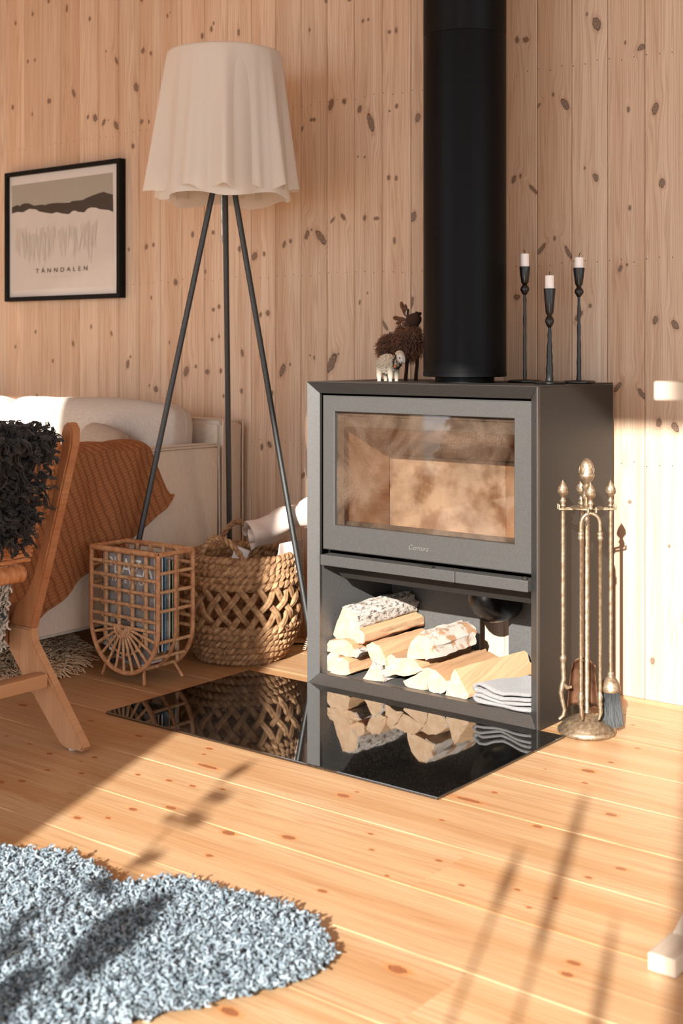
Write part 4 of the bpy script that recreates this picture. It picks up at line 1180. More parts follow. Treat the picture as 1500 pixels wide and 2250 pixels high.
def tool(name, label, l, d, zlow):
    c = off(l, d)
    t = thing(name, (c[0], c[1], zlow), label, 'fire tool', 'tools hanging on the fire tool stand')
    k = MB()
    acorn(k, c, 0.93, 0.5392)
    build('knob', k, M['brass'], t, smooth=True)
    return t, c
t, c = tool('poker', 'brass poker with a side hook, hanging nearest the stove front', -0.057, 0, 0.04)
build('rod', MB().lathe([(0.0048, 0.178), (0.0048, 0.5400)], (c[0], c[1], 0), 14), M['brass'], t, smooth=True)
build('collar', MB().lathe([(0.006, 0.166), (0.0058, 0.170), (0.0085, 0.176), (0.0085, 0.180), (0.006, 0.185), (0.005, 0.187)], (c[0], c[1], 0), 16), M['brass'], t, smooth=True)
P3 = lambda l, d, z: (BX + LA[0] * l + DE[0] * d, BY + LA[1] * l + DE[1] * d, z)
tipm = MB()
tipm.tube([P3(-0.057, 0, 0.168), P3(-0.055, 0, 0.13), P3(-0.059, 0, 0.112), P3(-0.062, 0, 0.098), P3(-0.058, 0, 0.075), P3(-0.053, 0, 0.055), P3(-0.056, 0, 0.042), P3(-0.066, 0, 0.033)], [0.006, 0.0062, 0.0062, 0.006, 0.0055, 0.005, 0.0045, 0.0035], 10)
tipm.tube([P3(-0.057, 0, 0.118), P3(-0.047, 0, 0.108), P3(-0.036, 0, 0.110)], [0.006, 0.0055, 0.0035], 10)
build('poker_tip', tipm, M['brass'], t, smooth=True)
t, c = tool('hearth_brush', 'brass hearth brush with grey bristles, hanging nearest the sunlit wall', 0.057, 0, 0.02)
build('rod', MB().lathe([(0.0048, 0.145), (0.0048, 0.5400)], (c[0], c[1], 0), 14), M['brass'], t, smooth=True)
build('brush_cap', MB().lathe([(0.0235, 0.100), (0.0245, 0.103), (0.0235, 0.110), (0.0205, 0.120), (0.0150, 0.129), (0.0085, 0.135), (0.0075, 0.138), (0.0085, 0.140), (0.0070, 0.146)], (c[0], c[1], 0), 28), M['brass'], t, smooth=True)
nB = 900
a = rng.uniform(0, 2 * PI, nB)
r = np.sqrt(rng.random(nB))
root = np.stack([c[0] + 0.0205 * r * np.cos(a), c[1] + 0.0205 * r * np.sin(a), np.full(nB, 0.104)], 1)
tip = np.stack([c[0] + 0.030 * r * np.cos(a + 0.1), c[1] + 0.030 * r * np.sin(a + 0.1), rng.uniform(0.018, 0.028, nB)], 1)
s = np.linspace(0, 1, 5)[None, :, None]
Pb = root[:, None] * (1 - s) + tip[:, None] * s + rng.normal(0, 0.0006, (nB, 5, 3))
o = strands('bristles', Pb, np.full((nB, 5), 0.0008), M['bristle'], t)
o['kind'] = 'stuff'
t, c = tool('fire_shovel', 'brass fire shovel with a brown pan, hanging behind the central pole', -0.006, 0.035, 0.05)
build('rod', MB().lathe([(0.0045, 0.21), (0.0045, 0.5400)], (c[0], c[1], 0), 14), M['brass'], t, smooth=True)
shm = MB()
shm.lathe([(0.005, 0.196), (0.007, 0.205), (0.005, 0.212), (0.0045, 0.216)], (c[0], c[1], 0), 14)
shm.tube([P3(-0.006, 0.035, 0.200), P3(-0.006, 0.033, 0.165)], [0.006, 0.009], 10)
build('ferrule', shm, M['brass'], t, smooth=True)
def pan(u, v):
    w = 0.028 + 0.010 * v
    l = -0.006 + (u - 0.5) * 2 * w
    edge = abs(u - 0.5) * 2
    dd = 0.035 - 0.020 * max(0, (edge - 0.72) / 0.28) - 0.010 * (1 - min(1, v * 5)) * 1.2
    z = 0.175 - 0.118 * v - 0.016 * (1 - v) * edge ** 2
    return P3(l, dd, z)
o = build('shovel_pan', MB().sheet(pan, 16, 14), M['shovel_in'], t, smooth=True)
solidify(o, 0.0014)
t, c = tool('fire_tongs', 'brass fire tongs with arched top, hanging in front of the central pole', -0.002, -0.057, 0.04)
am = MB()
pts = []
for i in range(13):
    a = PI * i / 12
    pts.append(P3(-0.002 - 0.0225 * math.cos(a), -0.057, 0.500 + 0.032 * math.sin(a) ** 0.8))
pts = [P3(-0.0245, -0.057, 0.482)] + pts + [P3(0.0205, -0.057, 0.482)]
am.tube(pts, 0.0046, 10)
build('arch', am, M['brass'], t, smooth=True)
for sg, lx in ((-1, -0.0245), (1, 0.0205)):
    lm = MB()
    cc = off(lx, -0.057)
    lm.lathe([(0.0044, 0.11), (0.0044, 0.468), (0.007, 0.471), (0.0072, 0.476), (0.0058, 0.479), (0.0072, 0.482), (0.007, 0.487), (0.0045, 0.490)], (cc[0], cc[1], 0), 12)
    lm.lathe([(0.005, 0.080), (0.0065, 0.085), (0.005, 0.092), (0.0072, 0.102), (0.005, 0.110), (0.0044, 0.113)], (cc[0], cc[1], 0), 12)
    lm.tube([P3(lx, -0.057, 0.084), P3(lx + 0.0015, -0.057, 0.066), P3(lx + 0.003 - (0.006 if sg > 0 else 0), -0.057, 0.048)], [0.0045, 0.0055, 0.003], 10)
    build('tong_arm', lm, M['brass'], t, smooth=True)

# ------------------------------------------------------------------ candlesticks on the stove
CANDLES = [
    ((-1.735, 2.99), 0.045, 1.136, 1.094, 1.088, 1.065, 0.0040, 0.0045, 1.170, 'tall black wrought iron candlestick nearest the flue pipe', 'white candle stub in the tall candlestick nearest the flue pipe'),
    ((-1.608, 2.895), 0.040, 1.071, 1.010, 1.002, 0.976, 0.0042, 0.0100, 1.104, 'short black wrought iron candlestick with thick tapering stem', 'white candle stub in the short candlestick'),
    ((-1.586, 3.010), 0.042, 1.128, 1.086, 1.078, 1.056, 0.0038, 0.0060, 1.155, 'tall black wrought iron candlestick farthest from the flue pipe', 'white candle stub in the tall candlestick farthest from the flue pipe'),
]
for i, ((cx, cy), rb, ztop, zcup, zb1, zb0, rs1, rs0, zc, lab, labc) in enumerate(CANDLES):
    st = thing('candlestick', (cx, cy, SZ), lab, 'candlestick', 'iron candlesticks on the stove')
    build('base', MB().lathe([(rb - 0.002, SZ + 0.0003), (rb, SZ + 0.002), (rb, SZ + 0.005), (rb - 0.004, SZ + 0.007), (0.012, SZ + 0.0085)], (cx, cy, 0), 32, jit=0.015, seed=i), M['iron'], st, sharp=45)
    prof = []
    for k in range(15):
        t_ = k / 14
        prof.append((rs0 + (rs1 - rs0) * t_ + 0.0006 * math.sin(k * 2.1 + i), SZ + 0.008 + (zb0 - 0.003 - SZ - 0.008) * t_))
    build('stem', MB().lathe(prof, (cx, cy, 0), 9, jit=0.10, seed=i + 3), M['iron'], st, sharp=60)
    zm = (zb0 + zb1) / 2
    build('ball', MB().lathe([(0.0042, zb0 - 0.004), (0.0068, zb0), (0.0118, zm - 0.003), (0.0118, zm + 0.003), (0.0068, zb1 - 0.001), (0.0055, zb1 + 0.001)], (cx, cy, 0), 12, jit=0.06, seed=i + 8), M['iron'], st, sharp=60)
    build('cup', MB().lathe([(0.0055, zb1 + 0.0005), (0.0098, zcup), (0.0125, zcup + (ztop - zcup) * 0.45), (0.0148, ztop - 0.001), (0.0146, ztop), (0.0122, ztop), (0.0118, ztop - 0.012), (0.002, ztop - 0.013)], (cx, cy, 0), 14, jit=0.03, seed=i + 5), M['iron'], st, sharp=60)
    cn = thing('candle', (cx, cy, ztop - 0.012), labc, 'candle', 'candle stubs on the stove')
    build('wax', MB().lathe([(0.0112, ztop - 0.012), (0.0114, ztop), (0.0115, zc - 0.002), (0.0108, zc), (0.006, zc - 0.0012), (0.0006, zc - 0.0016)], (cx, cy, 0), 24), M['wax'], cn, sharp=40)
    lean = (-0.004, 0.0, 0.003)[i]
    build('wick', MB().tube([(cx, cy, zc - 0.002), (cx + 0.0006, cy, zc + 0.006), (cx + lean * 0.6, cy, zc + 0.010), (cx + lean * 1.4, cy, zc + (0.009, 0.010, 0.013)[i])], 0.0009, 6), M['wick'], cn)

# ------------------------------------------------------------------ toy moose and sheep on the stove
MX, MY = -2.14, 2.985
moose = thing('moose_figurine', (MX, MY, SZ), 'brown woolly toy moose with felt antlers standing on the stove', 'toy')
mb = MB()
body_c = (MX + 0.005, MY, 0.928)
mb.blob((MX - 0.022, MY, 0.922), (0.046, 0.028, 0.036), 0.9, 0.9, 20, 12)
mb.blob((MX + 0.030, MY, 0.935), (0.044, 0.028, 0.042), 0.9, 0.9, 20, 12)
mb.blob((MX + 0.036, MY - 0.002, 0.968), (0.026, 0.020, 0.022), 1, 1, 16, 10)
bdy = build('body', mb, M['brown_felt'], moose, smooth=True)
nW = 3600
def ell_points(n, blobs, seed):
    g = np.random.default_rng(seed)
    pk = g.integers(0, len(blobs), n)
    v = g.normal(0, 1, (n, 3)); v /= np.linalg.norm(v, axis=1, keepdims=True)
    c = np.array([b[0] for b in blobs])[pk]
    a = np.array([b[1] for b in blobs])[pk]
    nr = v / a
    nr /= np.linalg.norm(nr, axis=1, keepdims=True)
    return c + v * a, nr
pts, nr = ell_points(nW, [((MX - 0.022, MY, 0.922), (0.045, 0.027, 0.035)), ((MX + 0.030, MY, 0.935), (0.043, 0.027, 0.041)), ((MX + 0.032, MY - 0.002, 0.966), (0.026, 0.02, 0.022))], 5)
P, R = curls(pts, nr, 0.016, 7, 0.0022, 1.2, droop=0.35, lean=0.5, r0=0.0009, r1=0.0004, seed=8)
o = strands('wool', P, R, M['brown_wool'], bdy); o['kind'] = 'stuff'
for (lx, ly, z1) in ((MX - 0.056, MY - 0.012, 0.90), (MX - 0.050, MY + 0.016, 0.90), (MX + 0.034, MY - 0.012, 0.91), (MX + 0.052, MY + 0.012, 0.91)):
    build('leg', MB().tube([(lx - 0.004, ly, SZ + 0.0003), (lx - 0.002, ly, SZ + 0.02), (lx + 0.001, ly, SZ + 0.045), (lx, ly, z1)], [0.0062, 0.0052, 0.0052, 0.007], 10), M['brown_felt'], moose, smooth=True)
hd = MB()
hd.loft([[(MX + 0.044 + dx_ + 0 * k, MY - 0.006 + ry * math.cos(2 * PI * k / 14), z_ + rz * math.sin(2 * PI * k / 14)) for k in range(14)] for (dx_, z_, ry, rz) in ((-0.014, 1.000, 0.006, 0.006), (-0.008, 1.000, 0.013, 0.014), (0.004, 1.000, 0.015, 0.018), (0.016, 1.001, 0.014, 0.019), (0.026, 1.001, 0.013, 0.016), (0.031, 1.001, 0.009, 0.010), (0.033, 1.001, 0.003, 0.003))])
hd.blob((MX + 0.067, MY - 0.010, 1.017), (0.006, 0.005, 0.006))
hd.blob((MX + 0.067, MY + 0.006, 1.017), (0.005, 0.004, 0.005))
hd.tube([(MX + 0.034, MY - 0.003, 0.975), (MX + 0.046, MY - 0.005, 0.993)], [0.014, 0.011], 12)
head = build('head', hd, M['brown_felt'], moose, smooth=True)
def antler(pts_list, th=0.005):
    mb = MB()
    for (c, a, ang) in pts_list:
        mb.blob(c, a, 1, 1, 14, 8, Matrix.Rotation(math.radians(ang), 3, 'Y'))
    return mb
hz = 1.012
build('antler', antler([((MX + 0.018, MY - 0.002, 1.026), (0.006, 0.004, 0.019), -25), ((MX + 0.011, MY - 0.002, 1.040), (0.0065, 0.004, 0.013), -18), ((MX + 0.024, MY - 0.002, 1.034), (0.005, 0.004, 0.011), -12)]), M['antler_felt'], head, smooth=True)
build('antler', antler([((MX + 0.016, MY - 0.014, 1.002), (0.020, 0.004, 0.006), 8), ((MX + 0.000, MY - 0.014, 1.005), (0.013, 0.004, 0.0065), 8), ((MX + 0.010, MY - 0.015, 0.993), (0.012, 0.004, 0.0055), -20)]), M['antler_felt'], head, smooth=True)
build('ear', antler([((MX + 0.0345, MY - 0.006, 1.022), (0.004, 0.003, 0.010), 8)]), M['brown_felt'], head, smooth=True)
build('ear_lining', antler([((MX + 0.030, MY - 0.0075, 1.020), (0.0022, 0.002, 0.007), 12)]), M['white_felt'], head, smooth=True)
build('collar_string', MB().tube([(MX + 0.021, MY - 0.018, 0.992), (MX + 0.024, MY - 0.022, 0.986), (MX + 0.032, MY - 0.024, 0.981), (MX + 0.040, MY - 0.0245, 0.977)], 0.0011, 6), M['white_felt'], moose, smooth=True)
build('bell', MB().blob((MX + 0.044, MY - 0.0245, 0.973), (0.0042, 0.0042, 0.0042)), M['brown_bark'], moose, smooth=True)

SHX, SHY = -2.098, 2.875
sheep = thing('sheep_figurine', (SHX, SHY, SZ), 'small white curly toy sheep with green garland in front of the toy moose', 'toy')
sb = build('body', MB().blob((SHX - 0.002, SHY, 0.876), (0.032, 0.021, 0.026), 0.9, 0.9, 22, 14), M['sheep_wool'], sheep, smooth=True)
pts, nr = ell_points(420, [((SHX - 0.002, SHY, 0.876), (0.033, 0.0215, 0.0265))], 9)
cm = MB()
q = random.Random(4)
for p, n_ in zip(pts, nr):
    r_ = q.uniform(0.0024, 0.0038)
    cm.blob(tuple(p), (r_, r_, r_), 1, 1, 6, 4, Matrix.Rotation(q.uniform(0, 3), 3, Vector(n_)))
o = build('curls', cm, M['sheep_wool'], sb, smooth=True); o['kind'] = 'stuff'
for (lx, ly) in ((SHX - 0.024, SHY - 0.010), (SHX - 0.018, SHY + 0.012), (SHX + 0.014, SHY - 0.010), (SHX + 0.020, SHY + 0.010)):
    build('leg', MB().tube([(lx, ly, SZ + 0.0003), (lx, ly, SZ + 0.006), (lx, ly, SZ + 0.014), (lx, ly, 0.868)], [0.0052, 0.0055, 0.0075, 0.010], 10), M['sheep_wool'], sheep, smooth=True)
shd = MB()
shd.blob((SHX + 0.046, SHY - 0.006, 0.894), (0.013, 0.011, 0.017), 1, 1, 18, 12, Matrix.Rotation(math.radians(-28), 3, 'Y'))
sh = build('head', shd, M['white_felt'], sheep, smooth=True)
cm = MB()
for i in range(46):
    a, b2 = q.uniform(0, 2 * PI), q.uniform(0.35, 1.2)
    cm.blob((SHX + 0.041 + 0.012 * math.cos(a) * math.cos(b2), SHY - 0.004 + 0.011 * math.sin(a) * math.cos(b2), 0.899 + 0.013 * math.sin(b2)), (0.003, 0.003, 0.003), 1, 1, 6, 4)
o = build('forelock', cm, M['sheep_wool'], sh, smooth=True); o['kind'] = 'stuff'
build('eye', MB().blob((SHX + 0.050, SHY - 0.0165, 0.893), (0.0016, 0.0012, 0.0022)), M['wick'], sh, smooth=True)
build('ear', MB().blob((SHX + 0.058, SHY - 0.006, 0.889), (0.0026, 0.004, 0.011)), M['white_felt'], sh, smooth=True)
build('nose', MB().blob((SHX + 0.055, SHY - 0.014, 0.8815), (0.0014, 0.0014, 0.0014)), M['brown_felt'], sh, smooth=True)
gm = MB()
for i in range(130):
    t_ = q.random()
    a = 2 * PI * t_
    c_ = Vector((SHX + 0.034 + 0.007 * math.sin(a) * 0.4, SHY - 0.004 + 0.020 * math.cos(a), 0.882 + 0.017 * math.sin(a)))
    d_ = Vector((q.uniform(-1, 1), q.uniform(-1, 1), q.uniform(-1, 1))).normalized() * 0.006
    gm.tube([c_, c_ + d_], [0.0009, 0.0003], 3)
gm.tube([(SHX + 0.034 + 0.007 * math.sin(a) * 0.4, SHY - 0.004 + 0.020 * math.cos(a), 0.882 + 0.017 * math.sin(a)) for a in [2 * PI * k / 24 for k in range(24)]], 0.002, 6, closed=True)
o = build('garland', gm, M['green'], sheep)
build('bell', MB().blob((SHX + 0.040, SHY - 0.024, 0.870), (0.005, 0.005, 0.005)), M['orange'], sheep, smooth=True)

# ------------------------------------------------------------------ floor lamp
LC = (-2.668, 2.824)
lamp = thing('floor_lamp', (LC[0], LC[1], 0), 'tripod floor lamp with white pleated fabric shade and black legs by the sofa', 'floor lamp')
for (fx, fy) in ((-2.863, 2.557), (-2.378, 2.900), (-2.845, 3.040)):
    v = Vector((fx - LC[0], fy - LC[1], 0))
    ap = Vector((LC[0], LC[1], 1.50)) + v.normalized() * 0.012
    ft = Vector((fx, fy, 0.0003))
    d_ = (ap - ft)
    lg = build('leg', MB().tube([ft + d_ * 0.012, ap], [0.0085, 0.0085], 16), M['lamp_leg'], lamp, smooth=True)
    build('rubber_foot', MB().tube([ft + Vector((0, 0, 0.0012)), ft + d_ * 0.014], [0.0095, 0.0095], 14), M['cable'], lg)
build('hub', MB().lathe([(0.020, 1.47), (0.026, 1.475), (0.026, 1.515), (0.018, 1.52), (0.012, 1.54), (0.012, 1.60)], (LC[0], LC[1], 0), 24), M['lamp_leg'], lamp, sharp=40)
build('bulb', MB().lathe([(0.013, 1.60), (0.014, 1.615), (0.026, 1.65), (0.030, 1.675), (0.024, 1.70), (0.008, 1.712), (0.001, 1.713)], (LC[0], LC[1], 0), 20), M['white_felt'], lamp, smooth=True)
build('dimmer_rod', MB().tube([(LC[0] + 0.006, LC[1] - 0.020, 1.475), (LC[0] - 0.010, LC[1] + 0.000, 1.235)], 0.0024, 8), M['chrome'], lamp, smooth=True)
q = random.Random(5)
RT, RB_, ZT, ZB = 0.172, 0.198, 1.797, 1.383
fold_ph = [(5, 0.7, 0.012), (9, 2.1, 0.013), (14, 0.3, 0.010), (23, 1.2, 0.0045), (37, 0.2, 0.0015)]
def shade_fn(u, v):
    a = 2 * PI * u
    if v < 0.09:      # flat top with a soft shoulder
        t_ = v / 0.09
        r = RT * (0.80 + 0.20 * math.sin(t_ * PI / 2))
        z = ZT + 0.006 * math.cos(t_ * PI / 2)
        dv = 0.0
    else:
        dv = (v - 0.09) / 0.91
        r = RT + (RB_ - RT) * dv ** 0.9
        z = ZT + (ZB - ZT) * dv
    am = dv ** 0.8
    f = sum(A * math.sin(n * a + ph + 0.5 * math.sin(a * 2 + n)) for n, ph, A in fold_ph)
    f += 0.013 * abs(math.sin(6.5 * a + 0.4 + 0.3 * math.sin(3 * a))) * dv - 0.006 * abs(math.sin(10.5 * a + 1.0))
    r += f * am * 1.15
    z += am * (0.004 * math.sin(3 * a + 1.0) + 0.006 * math.sin(13 * a + 0.5) + 0.003 * math.sin(29 * a)) * dv
    z += 0.0 if dv < 0.97 else 0.0
    return (LC[0] + r * math.cos(a), LC[1] + r * math.sin(a), z)
sm = MB()
NU, NV = 260, 40
vs = [shade_fn(i / NU, j / NV) for j in range(NV + 1) for i in range(NU)]
fs = [(j * NU + i, j * NU + (i + 1) % NU, (j + 1) * NU + (i + 1) % NU, (j + 1) * NU + i) for j in range(NV) for i in range(NU)]
sm.add(vs, fs)
shd_o = build('lamp_shade', sm, M['shade'], lamp, smooth=True)
sm = MB()
def inner(u, v):
    a = 2 * PI * u
    r = RT * 0.97 + (RB_ * 0.99 - RT * 0.97) * v + v * (0.008 * math.sin(7 * a) + 0.006 * math.sin(12 * a + 2))
    return (LC[0] + r * math.cos(a), LC[1] + r * math.sin(a), ZT - 0.004 + (ZB - 0.016 - ZT) * v + 0.008 * v * math.sin(5 * a + 2))
vs = [inner(i / 160, j / 20) for j in range(21) for i in range(160)]
fs = [(j * 160 + i, j * 160 + (i + 1) % 160, (j + 1) * 160 + (i + 1) % 160, (j + 1) * 160 + i) for j in range(20) for i in range(160)]
sm.add(vs, fs)
build('inner_shade', sm, M['shade'], lamp, smooth=True)
build('shade_spoke', MB().tube([(LC[0] - RT * 0.96, LC[1], ZT - 0.006), (LC[0], LC[1], ZT - 0.03), (LC[0] + RT * 0.96, LC[1], ZT - 0.006)], 0.003, 6).tube([(LC[0], LC[1], 1.60), (LC[0], LC[1], ZT - 0.03)], 0.004, 6), M['lamp_leg'], lamp)

# ------------------------------------------------------------------ framed print on the wall
PX0, PX1, PZ0, PZ1, PYF = -4.118, -3.463, 1.100, 1.597, 3.123
pic = thing('picture', ((PX0 + PX1) / 2, WY, PZ0), 'black framed landscape print with dark mountain ridge hanging on the wall', 'picture')
fwid = 0.016
for (a, b2, c2, d2) in (((PX0, PZ0), (PX1, PZ0), (PX1 - fwid, PZ0 + fwid), (PX0 + fwid, PZ0 + fwid)), ((PX1, PZ0), (PX1, PZ1), (PX1 - fwid, PZ1 - fwid), (PX1 - fwid, PZ0 + fwid)), ((PX1, PZ1), (PX0, PZ1), (PX0 + fwid, PZ1 - fwid), (PX1 - fwid, PZ1 - fwid)), ((PX0, PZ1), (PX0, PZ0), (PX0 + fwid, PZ0 + fwid), (PX0 + fwid, PZ1 - fwid))):
    build('frame_rail', MB().loft([[(p[0], PYF, p[1]) for p in (a, b2, c2, d2)], [(p[0], WY - 0.0005, p[1]) for p in (a, b2, c2, d2)]]), M['mat_black'], pic)
def flat(pts, y, t=0.0003):
    mb = MB()
    n = len(pts)
    vs = [(p[0], y, p[1]) for p in pts] + [(p[0], y + t, p[1]) for p in pts]
    fs = [tuple(range(n))] + [(i, n + i, n + (i + 1) % n, (i + 1) % n) for i in range(n)]
    return mb.add(vs, fs)
pr = build('print', MB().box(PX0 + fwid, PX1 - fwid, 3.1365, 3.140, PZ0 + fwid, PZ1 - fwid), M['paper'], pic)
def tri_flat(pts, y):
    from mathutils.geometry import tessellate_polygon
    vv = [Vector((p[0], p[1], 0)) for p in pts]
    tris = tessellate_polygon([vv])
    return MB().add([(p[0], y, p[1]) for p in pts], [tuple(t) for t in tris])
build('printed_sky', tri_flat(ART['sky'], 3.1362), M['p_sky'], pr)
build('printed_field', tri_flat(ART['field'], 3.1361), M['p_field'], pr)
build('printed_ridge', tri_flat(ART['ridge'], 3.1359), M['p_ridge'], pr)
q = random.Random(12)
fo = MB()
fx0, fx1 = -4.06, -3.60
for i in range(95):
    xx = q.uniform(fx0, fx1)
    zt = 1.385 - 0.01 * q.random() + 0.012 * (xx - fx0)
    h = q.uniform(0.03, 0.11)
    w = q.uniform(0.0015, 0.007)
    ln_ = q.uniform(-0.02, 0.02)
    zt -= q.uniform(0, 0.05)
    yt = 3.1358 - i * 0.000016
    fo.add([(xx - w, yt, zt), (xx + w, yt, zt + 0.004), (xx + w * 0.4 + ln_, yt, zt - h), (xx - w * 0.6 + ln_, yt, zt - h * 0.9)], [(0, 1, 2, 3)])
o = build('printed_trees', fo, M['p_tree'], pr); o['kind'] = 'stuff'
text('title_lettering', 'TÄNNDALEN', 0.0235, (-3.795, 3.1342, 1.2045), M['p_letter'], pr, 0.0001, spacing=1.9, fit=0.294)
sm_ = MB()
xx = -3.872
while xx < -3.722:
    w = q.uniform(0.0025, 0.0042)
    if not (-3.79 < xx < -3.782 or -3.752 < xx < -3.745):
        sm_.add([(xx, 3.1358, 1.1845), (xx + w, 3.1358, 1.1845), (xx + w, 3.1358, 1.1885), (xx, 3.1358, 1.1885)], [(0, 1, 2, 3)])
    xx += w + 0.0032
o = build('small_print', sm_, M['p_tree'], pr); o['kind'] = 'stuff'
build('picture_glass', MB().box(PX0 + fwid + 0.0005, PX1 - fwid - 0.0005, 3.1285, 3.1300, PZ0 + fwid + 0.0005, PZ1 - fwid - 0.0005), M['picture_glass'], pic)

# ------------------------------------------------------------------ sofa
sofa = thing('sofa', (-3.9, 2.65, 0), 'grey beige linen sofa against the pine wall, right arm towards the stove', 'sofa')
AX0, AX1 = -2.945, -2.880
def soft_box(x0, x1, y0, y1, z0, z1, b, wob=0.004, seg=4, seed=0):
    bm = bmesh.new()
    bmesh.ops.create_cube(bm, size=1.0)
    for v in bm.verts:
        v.co = Vector(((x0 + x1) / 2 + v.co.x * (x1 - x0), (y0 + y1) / 2 + v.co.y * (y1 - y0), (z0 + z1) / 2 + v.co.z * (z1 - z0)))
    bmesh.ops.subdivide_edges(bm, edges=bm.edges[:], cuts=10, use_grid_fill=True)
    qq = random.Random(seed)
    ph = [qq.uniform(0, 6) for _ in range(6)]
    for v in bm.verts:
        c = v.co
        for a, lo, hi in ((0, x0, x1), (1, y0, y1), (2, z0, z1)):
            pass
        v.co.x += wob * math.sin(c.y * 9 + ph[0] + c.z * 5)
        v.co.z += wob * 0.7 * math.sin(c.x * 8 + c.y * 7 + ph[1]) * (1 if c.z > z0 + 0.02 else 0)
    ed = [e for e in bm.edges if len(e.link_faces) == 2 and e.calc_face_angle(0) > 1.0]
    bmesh.ops.bevel(bm, geom=ed, offset=b, segments=3, affect='EDGES')
    bm.verts.index_update()
    mb = MB().add([v.co[:] for v in bm.verts], [[v.index for v in f.verts] for f in bm.faces])
    bm.free()
    return mb
build('arm', soft_box(AX0, AX1, 2.10, 3.03, 0.105, 0.612, 0.012, 0.003, seed=1), M['sofa'], sofa, smooth=True)
build('backrest', soft_box(-4.95, AX1, 3.034, 3.138, 0.105, 0.688, 0.016, 0.004, seed=2), M['sofa'], sofa, smooth=True)
build('seat_base', soft_box(-4.95, AX0 - 0.002, 2.12, 3.03, 0.105, 0.30, 0.012, 0.002, seed=3), M['sofa'], sofa, smooth=True)
build('seat_cushion', soft_box(-4.93, AX0 - 0.006, 2.08, 3.028, 0.302, 0.438, 0.03, 0.004, seed=4), M['sofa'], sofa, smooth=True)
pm = MB()
pm.tube([(AX1 + 0.001, 2.11, 0.12), (AX1 + 0.001, 2.11, 0.607), (AX1 + 0.001, 2.5, 0.609), (AX1 + 0.001, 3.02, 0.607), (AX1 + 0.001, 3.026, 0.12)], 0.0032, 6)
pm.tube([(AX1 + 0.001, 3.036, 0.12), (AX1 + 0.0015, 3.037, 0.55), (AX1 + 0.002, 3.038, 0.62), (AX1 + 0.004, 3.037, 0.683), (AX1 + 0.006, 3.13, 0.685), (AX1 + 0.002, 3.132, 0.60), (AX1 + 0.001, 3.134, 0.12)], 0.0032, 6)
build('piping', pm, M['sofa'], sofa, smooth=True)
for (fx, fy) in ((-2.96, 2.20), (-2.96, 3.0), (-4.85, 2.20), (-4.85, 3.0)):
    build('foot', MB().lathe([(0.018, 0.0004), (0.024, 0.105)], (fx, fy, 0), 16), M['mat_black'], sofa, smooth=True)

def cushion(name, label, c, a, rot, mat, e=0.26, seed=0, group=None):
    t = thing(name, (c[0], c[1], c[2] - a[2]), label, 'cushion', group)
    mb = MB()
    mb.blob((0, 0, 0), a, e, e * 0.9, 56, 34)
    qq = random.Random(seed)
    ph = [qq.uniform(0, 6) for _ in range(5)]
    out = []
    for v in mb.v:
        x, y, z = v
        k = 0.006 * math.sin(x * 18 + ph[0] + z * 9) + 0.005 * math.sin(x * 31 - z * 22 + ph[1]) + 0.004 * math.sin(z * 40 + ph[2])
        puff = 1 - 0.30 * (abs(x) / a[0]) ** 4 - 0.25 * max(0, z / a[2]) ** 3
        out.append((x + k * 0.4, y * puff + k * (1 if y < 0 else 0.3), z + 0.005 * math.sin(x * 13 + ph[3]) - 0.012 * (abs(x) / a[0]) ** 6))
    mb.v = [tuple(Vector(c) + rot @ Vector(p)) for p in out]
    build('cover', mb, mat, t, smooth=True)
    sm_ = MB()
    ring_ = []
    sg = lambda x, e_: math.copysign(abs(x) ** e_, x)
    for k in range(64):
        t_ = 2 * PI * k / 64
        x, z = a[0] * 1.0 * sg(math.cos(t_), e), a[2] * 1.0 * sg(math.sin(t_), e)
        kk = 0.005 * math.sin(x * 13 + ph[3]) - 0.012 * (abs(x) / a[0]) ** 6
        ring_.append(tuple(Vector(c) + rot @ Vector((x, 0.01, z + kk))))
    sm_.tube(ring_, 0.003, 6, closed=True)
    build('seam', sm_, mat, t, smooth=True)
    return t
tilt = Matrix.Rotation(math.radians(-7), 3, 'X')
cushion('sofa_cushion', 'large light grey linen back cushion leaning at the right end of the sofa', (-3.372, 2.925, 0.598), (0.425, 0.082, 0.152), tilt, M['cushion'], seed=2, group='back cushions on the sofa')
cushion('sofa_cushion', 'sunlit linen back cushion left of the large one, mostly behind the dark fleece', (-4.235, 2.925, 0.600), (0.425, 0.082, 0.152), tilt, M['cushion'], seed=6, group='back cushions on the sofa')
cushion('scatter_pillow', 'small beige pillow resting against the large sofa cushion', (-3.165, 2.765, 0.563), (0.115, 0.052, 0.115), Matrix.Rotation(math.radians(-16), 3, 'X') @ Matrix.Rotation(math.radians(14), 3, 'Y'), M['pillow'], e=0.62, seed=9)

